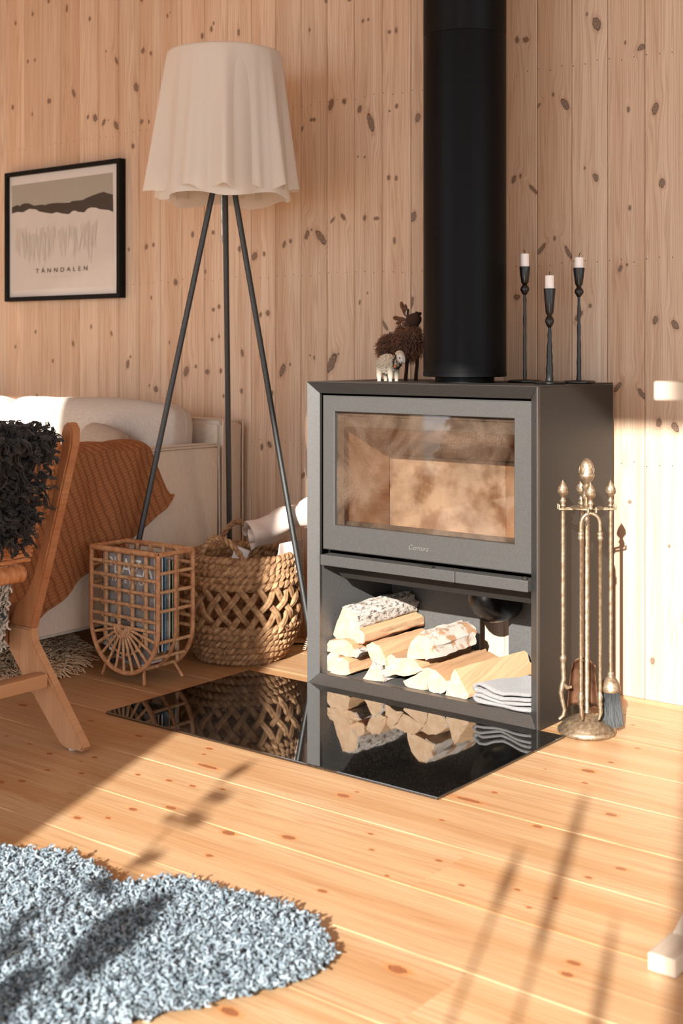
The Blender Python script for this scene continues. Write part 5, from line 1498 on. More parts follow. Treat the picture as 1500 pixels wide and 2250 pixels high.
# rust throw over the arm
def interp(x, xs, ys):
    return float(np.interp(x, xs, ys))
TZ_Y = [2.05, 2.272, 2.303, 2.459, 2.652, 2.755, 2.787]
TZ_B = [0.165, 0.171, 0.194, 0.287, 0.376, 0.441, 0.473]
def throw_fn(u, v):
    y = 2.06 + (2.787 - 2.06) * u
    zb = interp(y, TZ_Y, TZ_B)
    zt = 0.626 if y < 2.705 else 0.626 - (y - 2.705) / 0.082 * 0.150
    reach = 1.0 if y < 2.70 else max(0.0, 1 - (y - 2.70) / 0.03)
    fold = 0.0055 * math.sin(y * 34 + 3 * v) + 0.004 * math.sin(y * 61 + 1.3 - 6 * v)
    if v < 0.3:
        t = v / 0.3
        x = -3.03 + ((AX1 + 0.006) + 3.03) * t
        x = AX1 + 0.006 - (AX1 + 0.006 - x) * reach
        return (x, y, zt + 0.0045 + 0.006 * math.sin(t * PI) * reach + 0.003 * math.sin(y * 40) - 0.012 * t ** 6 * reach)
    t = (v - 0.3) / 0.7
    z = zt - 0.008 + (zb - zt + 0.008) * t
    x = AX1 + 0.013 + 0.010 * math.sin(t * PI * 0.5) + fold * min(1, t * 3) + 0.008 * t
    return (x, y, z + 0.004 * math.sin(y * 45))
thr = thing('throw_blanket', (AX1, 2.4, 0.165), 'rust orange crinkled cotton throw hanging over the sofa arm', 'blanket')
o = build('cloth', MB().sheet(throw_fn, 90, 70), M['throw'], thr, smooth=True)
solidify(o, 0.006, 0.0)
hm = MB()
hm.tube([tuple(Vector(throw_fn(i / 60, 1.0)) + Vector((0.001, 0, 0))) for i in range(61)], 0.0045, 6)
build('hem', hm, M['throw'], thr, smooth=True)

# ------------------------------------------------------------------ lounge chair
M['cane_orange'] = simple('orange_woven_cane', lin(214, 150, 98), lin(186, 118, 72), rough=0.45, scale=60)
chair = thing('lounge_chair', (-2.62, 1.63, 0), 'teak lounge chair with woven rattan back, cut off by the picture edge', 'chair')
chair['label'] = 'teak lounge chair with woven rattan back in front of the sofa'
SIDE = [(-2.300, 0.735), (-2.302, 0.700), (-2.350, 0.552), (-2.398, 0.406), (-2.440, 0.290), (-2.449, 0.262), (-2.450, 0.245), (-2.443, 0.228), (-2.360, 0.130), (-2.262, 0.016), (-2.270, 0.006), (-2.325, 0.004), (-2.343, 0.010), (-2.450, 0.115), (-2.548, 0.205), (-2.700, 0.345), (-2.990, 0.395), (-3.020, 0.0006), (-3.062, 0.0006), (-3.050, 0.420), (-3.020, 0.442), (-2.700, 0.398), (-2.525, 0.330), (-2.492, 0.342), (-2.462, 0.385), (-2.400, 0.556), (-2.344, 0.715), (-2.336, 0.738), (-2.325, 0.747), (-2.311, 0.747)]
def prism_y(poly, y0, y1, b=0.004):
    bm = bmesh.new()
    vs0 = [bm.verts.new((p[0], y0, p[1])) for p in poly]
    f = bm.faces.new(vs0)
    r = bmesh.ops.extrude_face_region(bm, geom=[f])
    nv = [e for e in r['geom'] if isinstance(e, bmesh.types.BMVert)]
    bmesh.ops.translate(bm, verts=nv, vec=(0, y1 - y0, 0))
    bmesh.ops.recalc_face_normals(bm, faces=bm.faces[:])
    ed = [e for e in bm.edges if abs(e.verts[0].co.y - e.verts[1].co.y) < 1e-6]
    bmesh.ops.bevel(bm, geom=ed, offset=b, segments=2, affect='EDGES')
    bmesh.ops.triangulate(bm, faces=[f for f in bm.faces if len(f.verts) > 4])
    bm.verts.index_update()
    mb = MB().add([v.co[:] for v in bm.verts], [[v.index for v in f.verts] for f in bm.faces])
    bm.free()
    return mb
def split_poly(poly):
    return poly
UP = [p for p in SIDE[:6]] + [(-2.530, 0.262), (-2.500, 0.318), (-2.468, 0.340), (-2.439, 0.385), (-2.376, 0.560), (-2.338, 0.690), (-2.338, 0.726), (-2.332, 0.742), (-2.320, 0.750), (-2.309, 0.748)]
LOW = [(-2.449, 0.261), (-2.450, 0.245), (-2.443, 0.228), (-2.360, 0.130), (-2.262, 0.016), (-2.270, 0.006), (-2.325, 0.004), (-2.343, 0.010), (-2.450, 0.115), (-2.530, 0.200), (-2.531, 0.261)]
FR = [(-2.532, 0.258), (-2.532, 0.205), (-2.700, 0.335), (-2.985, 0.385), (-3.015, 0.0006), (-3.060, 0.0006), (-3.052, 0.420), (-3.020, 0.436), (-2.700, 0.392), (-2.526, 0.312)]
for (y0, y1) in ((1.930, 1.958), (1.304, 1.332)):
    build('back_post', prism_y(UP, y0, y1), M['teak'], chair, sharp=40)
    build('rear_leg', prism_y(LOW, y0 + 0.001, y1 - 0.001), M['raw'], chair, sharp=40)
    build('front_leg', prism_y(FR, y0 + 0.002, y1 - 0.002), M['teak'], chair, sharp=40)
    build('glide', MB().lathe([(0.009, 0.0003), (0.010, 0.002), (0.010, 0.006)], (-2.312, (y0 + y1) / 2, 0), 14), M['rubber'], chair, smooth=True)
build('stretcher', MB().box(-2.418, -2.376, 1.338, 1.924, 0.137, 0.168, 0.005), M['raw'], chair, sharp=40)
def wrapped_rail(p0, p1, r, n=40):
    pts, rr = [], []
    P0, P1 = Vector(p0), Vector(p1)
    for i in range(n * 3 + 1):
        t = i / (n * 3)
        pts.append(P0.lerp(P1, t))
        rr.append(r * (1.0 if i % 3 else 0.88))
    return MB().tube(pts, rr, 12)
build('wrapped_rail', wrapped_rail((-2.345, 1.338, 0.700), (-2.345, 1.924, 0.700), 0.016), M['cane_orange'], chair, smooth=True)
build('wrapped_rail', wrapped_rail((-2.470, 1.338, 0.390), (-2.470, 1.924, 0.390), 0.021), M['cane_orange'], chair, smooth=True)
build('wrapped_rail', wrapped_rail((-3.020, 1.338, 0.415), (-3.020, 1.924, 0.415), 0.018), M['rattan_dark'], chair, smooth=True)
for i in range(46):
    t = i / 45
    z = 0.685 - 0.262 * t
    xb = -2.346 - 0.100 * t
    pts = []
    for k in range(13):
        s = k / 12
        y = 1.336 + 0.590 * s
        sag = 4 * s * (1 - s)
        cross = 0.0046 * math.sin(s * PI * 6 + (i % 2) * PI) * min(1, min(s, 1 - s) * 8)
        pts.append((xb - 0.030 * sag + (0.003 if i % 2 else -0.003) * math.cos(s * PI * 6), y, z + cross - 0.010 * sag * (t - 0.2) + 0.0012 * math.sin(i * 3.1)))
    build('cane_strand', MB().tube(pts, 0.0036, 6), M['cane_orange'], chair, smooth=True)
for i in range(40):
    y = 1.352 + 0.556 * i / 39
    pts = [(-2.470 + (-0.55) * s, y + 0.002 * math.sin(s * 9 + i * PI), 0.411 - 0.030 * 4 * s * (1 - s) * 0.6 + 0.022 * s) for s in [k / 8 for k in range(9)]]
    build('seat_strand', MB().tube(pts, 0.003, 5), M['rattan_dark'], chair, smooth=True)

# dark curly sheepskin over the back
fleece = thing('dark_sheepskin', (-2.35, 1.55, 0.45), 'black brown curly sheepskin draped over the back of the lounge chair', 'sheepskin')
g = np.random.default_rng(31)
def back_pt(w, y, side):
    """w 0 at the bottom of the back, 1 at the rail"""
    z = 0.44 + 0.275 * w
    xb = -2.445 + 0.100 * w
    s = (y - 1.33) / 0.6
    xb = xb - 0.028 * 4 * s * (1 - s)
    return (xb + side, y, z)
roots, nrms = [], []
nD = 6200
yy = g.uniform(1.02, 1.90, nD)
kk = g.random(nD)
for y, k in zip(yy, kk):
    if k < 0.58:                               # rear face
        w = g.uniform(0.08 + 0.10 * math.sin(y * 17) ** 2, 1.06)
        lim = 1.895 - 0.012 * (1 - w) + 0.006 * math.sin(w * 25)
        yv = min(y, lim)
        p = back_pt(w, yv, 0.028)
        n_ = (0.85, -0.1, 0.35)
    elif k < 0.85:                             # over the rail
        a = g.uniform(-0.7, PI)
        p = (-2.345 + 0.034 * math.cos(a), min(y, 1.875), 0.705 + 0.032 * math.sin(a))
        n_ = (math.cos(a), 0, math.sin(a))
    else:
        w = g.uniform(0.3, 1.0)
        p = back_pt(w, min(y, 1.86), -0.035)
        n_ = (-0.9, -0.1, 0.2)
    if p[1] < 1.30: p = (p[0], 1.30 + (p[1] - 1.02) * 0.9, p[2])
    roots.append(p); nrms.append(n_)
roots = np.array(roots); nrms = np.array(nrms)
def hide_fn(u, v):
    y = 1.31 + 0.560 * u
    if v < 0.45:
        w = v / 0.45
        return back_pt(0.10 + 0.90 * w, y, 0.022)
    if v < 0.6:
        a = PI * (v - 0.45) / 0.15
        return (-2.345 + 0.026 * math.cos(a), y, 0.703 + 0.026 * math.sin(a))
    w = (v - 0.6) / 0.4
    return back_pt(0.92 - 0.6 * w, y, -0.030)
o = build('hide', MB().sheet(hide_fn, 16, 24), M['dark_hide'], fleece, smooth=True)
solidify(o, 0.003)
nR = 2300
Pc, Rc = curls(roots[:nR], nrms[:nR], 0.036, 12, 0.0070, 1.25, droop=0.45, lean=0.55, r0=0.0017, r1=0.0010, seed=12)
NSUB = 6
offs = g.normal(0, 1, (nR, NSUB, 1, 3)) * 0.0030 * np.linspace(1.0, 0.6, 12)[None, None, :, None]
wig = g.normal(0, 1, (nR, NSUB, 12, 3)) * 0.0005
P = (Pc[:, None] + offs + wig).reshape(-1, 12, 3)
R = np.repeat(Rc, NSUB, axis=0)
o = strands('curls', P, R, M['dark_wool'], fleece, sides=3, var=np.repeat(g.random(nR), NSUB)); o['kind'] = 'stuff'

# grey fleece on the seat, hanging down beside the rear leg
seatf = thing('grey_sheepskin', (-2.7, 1.65, 0.2), 'grey curly sheepskin hanging below the seat of the lounge chair', 'sheepskin')
def hang_fn(u, v):
    if v < 0.4:
        return (-2.93 + 0.42 * u, 1.45 + 0.44 * v / 0.4, 0.425 - 0.004 * math.sin(u * PI))
    t = (v - 0.4) / 0.6
    return (-2.93 + 0.455 * u - 0.03 * t, 1.893 + 0.006 * math.sin(t * 3), 0.425 - 0.02 - 0.185 * t + 0.02 * (1 - u) * t)
nG = 2600
uu = g.random(nG); vv = g.random(nG)
roots = np.array([hang_fn(a, b) for a, b in zip(uu, vv)])
nrms = np.array([(0, 0, 1.0) if b < 0.4 else (0.45, -0.85, 0.0) for b in vv])
keep = ~((vv < 0.4) & (uu > 0.97))
P, R = curls(roots[keep], nrms[keep], 0.026, 8, 0.0042, 1.3, droop=0.4, lean=0.4, r0=0.0034, r1=0.0018, seed=13)
P[:, :, 1] = np.minimum(P[:, :, 1], 1.915)
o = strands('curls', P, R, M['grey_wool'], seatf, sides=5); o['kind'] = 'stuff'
o = build('hide', MB().sheet(hang_fn, 14, 20), M['skin'], seatf, smooth=True)
solidify(o, 0.003)

# ------------------------------------------------------------------ long haired cream rug under the sofa
def inside(poly, x, y):
    c = np.zeros(len(x), bool)
    n = len(poly)
    j = n - 1
    for i in range(n):
        xi, yi = poly[i]; xj, yj = poly[j]
        cond = ((yi > y) != (yj > y)) & (x < (xj - xi) * (y - yi) / (yj - yi + 1e-12) + xi)
        c ^= cond
        j = i
    return c
def sample_poly(poly, n, seed):
    gg = np.random.default_rng(seed)
    xs = [p[0] for p in poly]; ys = [p[1] for p in poly]
    out = []
    tot = 0
    while tot < n:
        x = gg.uniform(min(xs), max(xs), n); y = gg.uniform(min(ys), max(ys), n)
        k = inside(poly, x, y)
        out.append(np.stack([x[k], y[k]], 1)); tot += k.sum()
    return np.concatenate(out)[:n]
def edge_dist(poly, P):
    d = np.full(len(P), 9.0)
    nr = np.zeros((len(P), 2))
    for i in range(len(poly)):
        a = np.array(poly[i]); b = np.array(poly[(i + 1) % len(poly)])
        ab = b - a
        t = np.clip(((P - a) @ ab) / (ab @ ab + 1e-12), 0, 1)
        q_ = P - (a + t[:, None] * ab)
        dd = np.linalg.norm(q_, axis=1)
        m_ = dd < d
        d[m_] = dd[m_]
        nr[m_] = -q_[m_] / (dd[m_][:, None] + 1e-9)
    return d, nr
def hide_mesh(poly, z0, z1):
    n = len(poly)
    vs = [(p[0], p[1], z0) for p in poly] + [(p[0], p[1], z1) for p in poly]
    fs = [tuple(range(n))[::-1], tuple(range(n, 2 * n))] + [(i, (i + 1) % n, n + (i + 1) % n, n + i) for i in range(n)]
    return MB().add(vs, fs)
CR = [(-3.75, 1.99), (-3.05, 2.0), (-2.93, 2.10), (-2.885, 2.22), (-2.86, 2.32), (-2.885, 2.43), (-2.98, 2.54), (-3.25, 2.66), (-3.8, 2.55)]
cream = thing('cream_rug', (-3.3, 2.2, 0), 'cream long haired sheepskin rug lying partly under the sofa', 'rug')
build('hide', hide_mesh(CR, 0.0004, 0.006), M['cream_hide'], cream)
pts = sample_poly(CR, 8000, 3)
ed, en = edge_dist(CR, pts)
gg = np.random.default_rng(6)
nC = len(pts)
K = 9
s = np.linspace(0, 1, K)[None, :, None]
dirv = np.concatenate([en * np.clip(0.6 - ed[:, None] * 2, 0.15, 0.6) + gg.normal(0, 0.28, (nC, 2)) + np.array([0.15, -0.12]), gg.uniform(0.5, 0.9, (nC, 1))], 1)
dirv /= np.linalg.norm(dirv, axis=1, keepdims=True)
L = gg.uniform(0.05, 0.085, (nC, 1, 1))
P = np.concatenate([pts, np.full((nC, 1), 0.005)], 1)[:, None] + dirv[:, None] * L * s
side = np.cross(dirv, np.array([0, 0, 1.0]))
P += side[:, None] * 0.005 * np.sin(s * 11 + gg.uniform(0, 6, (nC, 1, 1))) * s
P[:, :, 2] -= (0.55 * L * s * s)[:, :, 0]
P[:, :, 2] = np.maximum(P[:, :, 2], 0.003)
o = strands('pile', P, np.full((nC, K), 0.0018), M['cream_wool'], cream); o['kind'] = 'stuff'

# grey blue curly sheepskin in front
RUGP = list(RUG_EDGE) + list(RUG_FRONT) + [(-1.36, 1.10), (-1.47, 1.02), (-1.64, 0.98), (-1.85, 1.00), (-2.02, 1.08), (-2.10, 1.22), (-2.08, 1.38)]
RUGP = [tuple(p) for p in RUGP]
rug = thing('grey_rug', (-1.65, 1.3, 0), 'blue grey curly sheepskin rug on the pine floor before the stove', 'rug')
RC = (sum(p[0] for p in RUGP) / len(RUGP), sum(p[1] for p in RUGP) / len(RUGP))
build('hide', hide_mesh([(RC[0] + (p[0] - RC[0]) * 0.955, RC[1] + (p[1] - RC[1]) * 0.955) for p in RUGP], 0.0004, 0.008), M['skin'], rug)
pts = sample_poly(RUGP, 23000, 4)
ed, en = edge_dist(RUGP, pts)
tuft = 0.5 + 0.5 * np.sin(pts[:, 0] * 95 + 3 * np.sin(pts[:, 1] * 60)) * np.sin(pts[:, 1] * 88 + 2 * np.sin(pts[:, 0] * 70))
nrm = np.concatenate([en * np.clip(0.55 - ed[:, None] * 14, 0, 0.55), np.ones((len(pts), 1))], 1)
nrm /= np.linalg.norm(nrm, axis=1, keepdims=True)
root = np.concatenate([pts, np.full((len(pts), 1), 0.007)], 1)
P, R = curls(root, nrm, 0.023, 10, 0.0042, 1.9, droop=0.05, lean=0.30, r0=0.0024, r1=0.0019, seed=15)
P[:, :, 2] *= (0.62 + 0.55 * tuft)[:, None]
P[:, :, 2] = np.maximum(P[:, :, 2], 0.003)
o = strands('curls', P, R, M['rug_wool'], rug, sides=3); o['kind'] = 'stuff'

# ------------------------------------------------------------------ magazine rack
RX0, RX1, RY0, RY1 = -2.800, -2.533, 2.422, 2.553
RCX, RR = (RX0 + RX1) / 2, (RX1 - RX0) / 2
ZC, ZTOP = 0.158, 0.362
rack = thing('magazine_rack', (RCX, (RY0 + RY1) / 2, 0), 'open rattan magazine rack with fan pattern front and small splayed feet', 'magazine rack')
def upath(n=40, shrink=0.0):
    r = RR - shrink
    pts = []
    for i in range(8): pts.append((RCX - r, ZTOP + (ZC - ZTOP) * i / 8))
    for i in range(n + 1):
        a = PI + PI * i / n
        pts.append((RCX + r * math.cos(a), ZC + r * math.sin(a) * 0.98))
    for i in range(1, 9): pts.append((RCX + r, ZC + (ZTOP - ZC) * i / 8))
    return pts
def bumpy(pts, r, n=8, amp=0.10, per=2):
    """cane with a fine spiral binding"""
    P, Rr = [], []
    for a, b in zip(pts, pts[1:]):
        a, b = Vector(a), Vector(b)
        m = max(1, int((b - a).length / 0.004))
        for i in range(m):
            P.append(a.lerp(b, i / m)); Rr.append(r * (1 + (amp if len(P) % per else -amp * 0.6)))
    P.append(Vector(pts[-1])); Rr.append(r)
    return MB().tube(P, Rr, n)
for y in (RY0, (RY0 + RY1) / 2, RY1):
    build('bent_frame', bumpy([(x, y, z) for x, z in upath()], 0.0066 if y != (RY0 + RY1) / 2 else 0.0052, 8), M['rattan_dark'], rack, smooth=True)
    if y != (RY0 + RY1) / 2:
        build('top_rail', bumpy([(RX0, y, ZTOP), (RX1, y, ZTOP)], 0.0078, 8), M['rattan_dark'], rack, smooth=True)
for x in (RX0, RX1):
    build('top_rail', bumpy([(x, RY0, ZTOP), (x, RY1, ZTOP)], 0.0068, 8), M['rattan_dark'], rack, smooth=True)
ROWS = [0.327, 0.290, 0.253, 0.216, 0.180, ZC - 0.005]
tie = MB()
for (yy, sg) in ((RY0, -1), (RY1, 1)):
    for z in ROWS:
        build('cane', MB().tube([(RX0, yy, z), (RX1, yy, z)], 0.0050, 8), M['rattan'], rack, smooth=True)
    xs = [RX0 + (RX1 - RX0) * k / 5 for k in range(1, 5)]
    for x in xs:
        dzl = ZC - math.sqrt(max(0, RR ** 2 - (x - RCX) ** 2)) if sg > 0 else ZC - 0.005 - (0.0 if abs(x - RCX) < 0.05 else 0.045)
        build('cane', MB().tube([(x, yy - sg * 0.007, ZTOP), (x, yy - sg * 0.007, dzl)], 0.0060, 8), M['rattan'], rack, smooth=True)
        for z in ROWS[:-1]:
            for s2 in (1, -1):
                tie.tube([(x - 0.006, yy + sg * 0.0058, z - s2 * 0.008), (x, yy + sg * 0.0078, z), (x + 0.006, yy + sg * 0.0058, z + s2 * 0.008)], 0.0014, 4)
fcx, fcz = RCX - 0.003, ZC - 0.004
for k in range(13):
    a = PI + PI * (k + 0.0) / 12
    if k in (0, 12): continue
    e = (RCX + RR * math.cos(a), ZC + RR * 0.98 * math.sin(a))
    st_ = (fcx + 0.010 * math.cos(a), fcz + 0.010 * math.sin(a))
    build('fan_cane', MB().tube([(st_[0], RY0 - 0.001, st_[1]), (e[0], RY0, e[1])], 0.0042, 7), M['rattan'], rack, smooth=True)
build('fan_hub', bumpy([(fcx + 0.030 * math.cos(PI + PI * i / 14), RY0 - 0.006, fcz + 0.030 * math.sin(PI + PI * i / 14)) for i in range(15)], 0.0030, 6), M['rattan'], rack, smooth=True)
build('fan_ring', MB().tube([(fcx + 0.078 * math.cos(PI + PI * i / 24), RY0 + 0.005, fcz + 0.078 * math.sin(PI + PI * i / 24)) for i in range(25)], 0.0034, 7), M['rattan'], rack, smooth=True)
for k in range(1, 12):
    a = PI + PI * k / 12
    for s2 in (1, -1):
        x, z = fcx + 0.078 * math.cos(a), fcz + 0.078 * math.sin(a)
        tie.tube([(x - 0.005, RY0 - 0.003, z - s2 * 0.006), (x, RY0 - 0.0045, z), (x + 0.005, RY0 - 0.003, z + s2 * 0.006)], 0.0011, 4)
o = build('binding', tie, M['wrap'], rack); o['kind'] = 'stuff'
ups = upath(24)
for i, (x, z) in enumerate(ups):
    if i < 8:
        if i == 0 or i % 2: continue
    elif i > 8 + 24:
        if i % 2: continue
    elif i % 3: continue
    build('side_cane', MB().tube([(x, RY0, z), (x, RY1, z)], 0.0050, 7), M['rattan'], rack, smooth=True)
for (fx, fy, tx, ty) in ((-2.584, 2.420, -2.604, 2.437), (-2.580, 2.560, -2.600, 2.543), (-2.775, 2.440, -2.748, 2.437), (-2.765, 2.566, -2.740, 2.543)):
    zt = ZC - math.sqrt(max(0.0, RR ** 2 - (tx - RCX) ** 2)) * 0.98 + 0.004
    build('foot', bumpy([(fx, fy, 0.0045), (tx, ty, zt)], 0.0045, 8), M['rattan_dark'], rack, smooth=True)

def cover(name, c1, c2, sc=22):
    return simple(name, c1, c2, rough=0.35, scale=sc, contrast=(0.45, 0.55))
MAGS = [  # y, x shift, width, height, thick, lean, spine/cover colours, label
    (2.440, 0.000, 0.205, 0.262, 0.006, 0.00, lin(158, 154, 149), lin(136, 131, 126), 'grey magazine with large white title, foremost in the rattan rack'),
    (2.452, 0.004, 0.208, 0.258, 0.005, 0.01, lin(170, 158, 140), lin(120, 104, 88), 'beige magazine directly behind the grey titled one'),
    (2.464, 0.006, 0.210, 0.270, 0.008, 0.00, lin(38, 36, 36), lin(70, 66, 62), 'black magazine in the middle of the rattan rack'),
    (2.479, 0.002, 0.206, 0.268, 0.004, -0.01, lin(92, 150, 190), lin(76, 132, 172), 'magazine with light blue top edge in the rattan rack'),
    (2.491, 0.006, 0.210, 0.250, 0.006, 0.00, lin(208, 196, 178), lin(170, 156, 136), 'cream magazine next to the green one in the rack'),
    (2.504, 0.008, 0.208, 0.246, 0.006, 0.00, lin(54, 92, 56), lin(44, 76, 48), 'dark green magazine near the back of the rattan rack'),
    (2.518, 0.004, 0.206, 0.252, 0.005, 0.00, lin(150, 140, 128), lin(210, 204, 196), 'pale grey magazine at the very back of the rack'),
]
for i, (y, dx, w, h, th, lean, c1, c2, lab) in enumerate(MAGS):
    x0, x1 = RCX - w / 2 + dx * 0.3, RCX + w / 2 + dx * 0.3
    zb = ZC - math.sqrt(RR ** 2 - (w / 2 + 0.006) ** 2) * 0.98 + 0.006
    t = thing('magazine', (RCX, y, zb), lab, 'magazine', 'magazines in the rattan rack')
    cv = cover('magazine_cover', c1, c2)
    build('cover', MB().box(x0, x1, y - th / 2, y - th / 2 + 0.0007, zb, zb + h).box(x0, x1, y + th / 2 - 0.0007, y + th / 2, zb, zb + h).box(x0, x0 + 0.0007, y - th / 2, y + th / 2, zb, zb + h), cv, t)
    build('pages', MB().box(x0 + 0.001, x1 - 0.002, y - th / 2 + 0.0008, y + th / 2 - 0.0008, zb + 0.001, zb + h - 0.001), M['paper'], t)
    if i == 0:
        ztitle = zb + h
        text('title_lettering', 'PLAZA', 0.066, (RCX + 0.002, y - th / 2 - 0.0002, ztitle - 0.056), M['white_ink'], t, 0.0001, fit=0.185)
        text('title_lettering', 'INTERIÖR', 0.021, (RCX + 0.002, y - th / 2 - 0.0002, ztitle - 0.079), M['white_ink'], t, 0.0001, spacing=1.6, fit=0.165)
        lb = MB()
        qq = random.Random(3)
        for r_ in range(7):
            for cx_ in (-0.075, -0.03):
                wv = qq.uniform(0.02, 0.035)
                zz = ztitle - 0.100 - r_ * 0.006
                lb.add([(RCX + cx_, y - th / 2 - 0.0003, zz), (RCX + cx_ + wv, y - th / 2 - 0.0003, zz), (RCX + cx_ + wv, y - th / 2 - 0.0003, zz + 0.0026), (RCX + cx_, y - th / 2 - 0.0003, zz + 0.0026)], [(0, 1, 2, 3)])
        o = build('small_print', lb, M['felt'], t); o['kind'] = 'stuff'
# a bar coded one slumped low in front and one lying in the curve
t = thing('magazine', (-2.70, 2.432, 0.05), 'low leaning magazine with white barcode strip behind the fan canes', 'magazine', 'magazines in the rattan rack')
mb = MB()
Rm = Matrix.Rotation(math.radians(14), 3, 'Y')
def rbx(mb, c, hx, hy, hz, R_):
    b_ = MB().box(-hx, hx, -hy, hy, -hz, hz)
    mb.add([tuple(Vector(c) + R_ @ Vector(v)) for v in b_.v], b_.f)
    return mb
build('cover', rbx(MB(), (-2.664, 2.4325, 0.112), 0.062, 0.0015, 0.052, Rm), cover('magazine_cover', lin(52, 46, 44), lin(96, 90, 86)), t)
bc = rbx(MB(), (-2.722, 2.4296, 0.105), 0.009, 0.0004, 0.026, Rm)
build('barcode_label', bc, M['paper'], t)
bars = MB()
for k in range(12):
    rbx(bars, Vector((-2.722, 2.4290, 0.105)) + Rm @ Vector((0, 0, -0.022 + k * 0.004)), 0.006, 0.0002, 0.0006 + 0.0006 * (k % 3), Rm)
o = build('barcode_bars', bars, M['wick'], t); o['kind'] = 'stuff'
t = thing('magazine', (RCX, 2.49, 0.032), 'thin blue and red edged magazine lying in the curved bottom of the rack', 'magazine', 'magazines in the rattan rack')
build('cover', rbx(MB(), (RCX + 0.004, 2.487, 0.051), 0.046, 0.048, 0.003, Matrix.Rotation(math.radians(8), 3, 'Y')), cover('magazine_cover', lin(120, 138, 160), lin(150, 60, 60), 40), t)
build('pages', rbx(MB(), (RCX + 0.004, 2.487, 0.0565), 0.045, 0.047, 0.002, Matrix.Rotation(math.radians(8), 3, 'Y')), M['paper'], t)

# ------------------------------------------------------------------ woven basket
KX, KY = -2.622, 2.846
BZ = [0.0, 0.03, 0.06, 0.10, 0.15, 0.19, 0.235, 0.27, 0.305]
BRr = [0.112, 0.136, 0.152, 0.167, 0.177, 0.179, 0.174, 0.167, 0.158]
def brad(z): return interp(z, BZ, BRr)
basket = thing('woven_basket', (KX, KY, 0), 'big round basket of twisted water hyacinth with open lattice middle and two loop handles', 'basket')
def coil(z, n, seed, r=0.0088, amp=0.0072):
    mb = MB()
    for s_ in (0, 1):
        pts, rr = [], []
        S = 168
        for k in range(S):
            a = 2 * PI * k / S
            ph = n * a + PI * s_ + seed
            wob = 0.002 * math.sin(3 * a + seed)
            ra = brad(z) + amp * math.cos(ph) + wob
            pts.append((KX + ra * math.cos(a), KY + ra * math.sin(a), max(0.0075, z + amp * 0.85 * math.sin(ph) + wob)))
            rr.append(r * (1 + 0.10 * math.sin(a * 47 + seed * 3 + s_)))
        mb.tube(pts, rr, 6, closed=True)
    return mb
zr = 0.013
rows = []
while zr < 0.112:
    rows.append(zr); zr += 0.019
for i, z in enumerate(rows):
    build('woven_coil', coil(z, 26 + (i % 3), i * 1.3), M['grass'], basket, smooth=True)
for i, z in enumerate((0.236, 0.254, 0.272, 0.288)):
    build('woven_coil', coil(z, 27 + (i % 2), i * 2.1 + 0.5), M['grass'], basket, smooth=True)
build('rim', coil(0.306, 28, 0.3, 0.0085, 0.007), M['grass'], basket, smooth=True)
for fam in (1, -1):
    for k in range(21):
        a0 = 2 * PI * (k + (0.5 if fam > 0 else 0)) / 21
        mb = MB()
        for dbl in (-0.75, 0.75):
            pts = []
            for i in range(15):
                t_ = i / 14
                z = 0.108 + 0.130 * t_
                a = a0 + fam * (0.56 * (t_ - 0.5)) + dbl * 0.024
                over = 0.0056 * math.sin(t_ * PI * 4 + (0 if fam > 0 else PI)) + 0.0006 * dbl
                ra = brad(z) + over
                pts.append((KX + ra * math.cos(a), KY + ra * math.sin(a), z + fam * dbl * -0.0008))
            mb.tube(pts, 0.0066, 7)
        build('lattice_strand', mb, M['grass'], basket, smooth=True)
build('basket_floor', MB().lathe([(0.10, 0.0006), (0.112, 0.004), (0.112, 0.010), (0.02, 0.010)], (KX, KY, 0), 40), M['grass'], basket, smooth=True)
lin_ = MB()
lin_.lathe([(brad(z) - 0.0115, z) for z in (0.015, 0.04, 0.08, 0.12)] , (KX, KY, 0), 48)
lin_.f = lin_.f[:-2]; lin_.m = lin_.m[:-2]
lin_2 = simple('inner_coils', lin(120, 86, 56), lin(84, 58, 36), rough=0.9, scale=60, bump=0.5)
def handle(ang, half, top, lean):
    pts, rr = [], []
    for i in range(49):
        t_ = i / 48
        a = ang + (t_ - 0.5) * 2 * half * (1.0)
        up = math.sin(PI * t_)
        rad = brad(0.30) + lean * up
        z = 0.285 + (top - 0.285) * up ** 0.75
        pts.append(Vector((KX + rad * math.cos(a), KY + rad * math.sin(a), z)))
    mb = MB()
    for s_ in range(2):
        q2 = []
        for i, p in enumerate(pts):
            ph = i * 0.75 + PI * s_
            tn = (pts[min(i + 1, 48)] - pts[max(i - 1, 0)]).normalized()
            n1 = tn.cross(Vector((math.cos(ang), math.sin(ang), 0))).normalized()
            n2 = tn.cross(n1)
            q2.append(p + n1 * 0.0045 * math.cos(ph) + n2 * 0.0045 * math.sin(ph))
        mb.tube(q2, 0.0055, 6)
    return mb
# front handle faces the camera, back handle faces the wall
fa = math.atan2(-0.149, 0.034)
build('handle', handle(math.radians(-70), 0.50, 0.376, 0.008), M['grass'], basket, smooth=True)
build('handle', handle(math.radians(136), 0.42, 0.380, 0.004), M['grass'], basket, smooth=True)

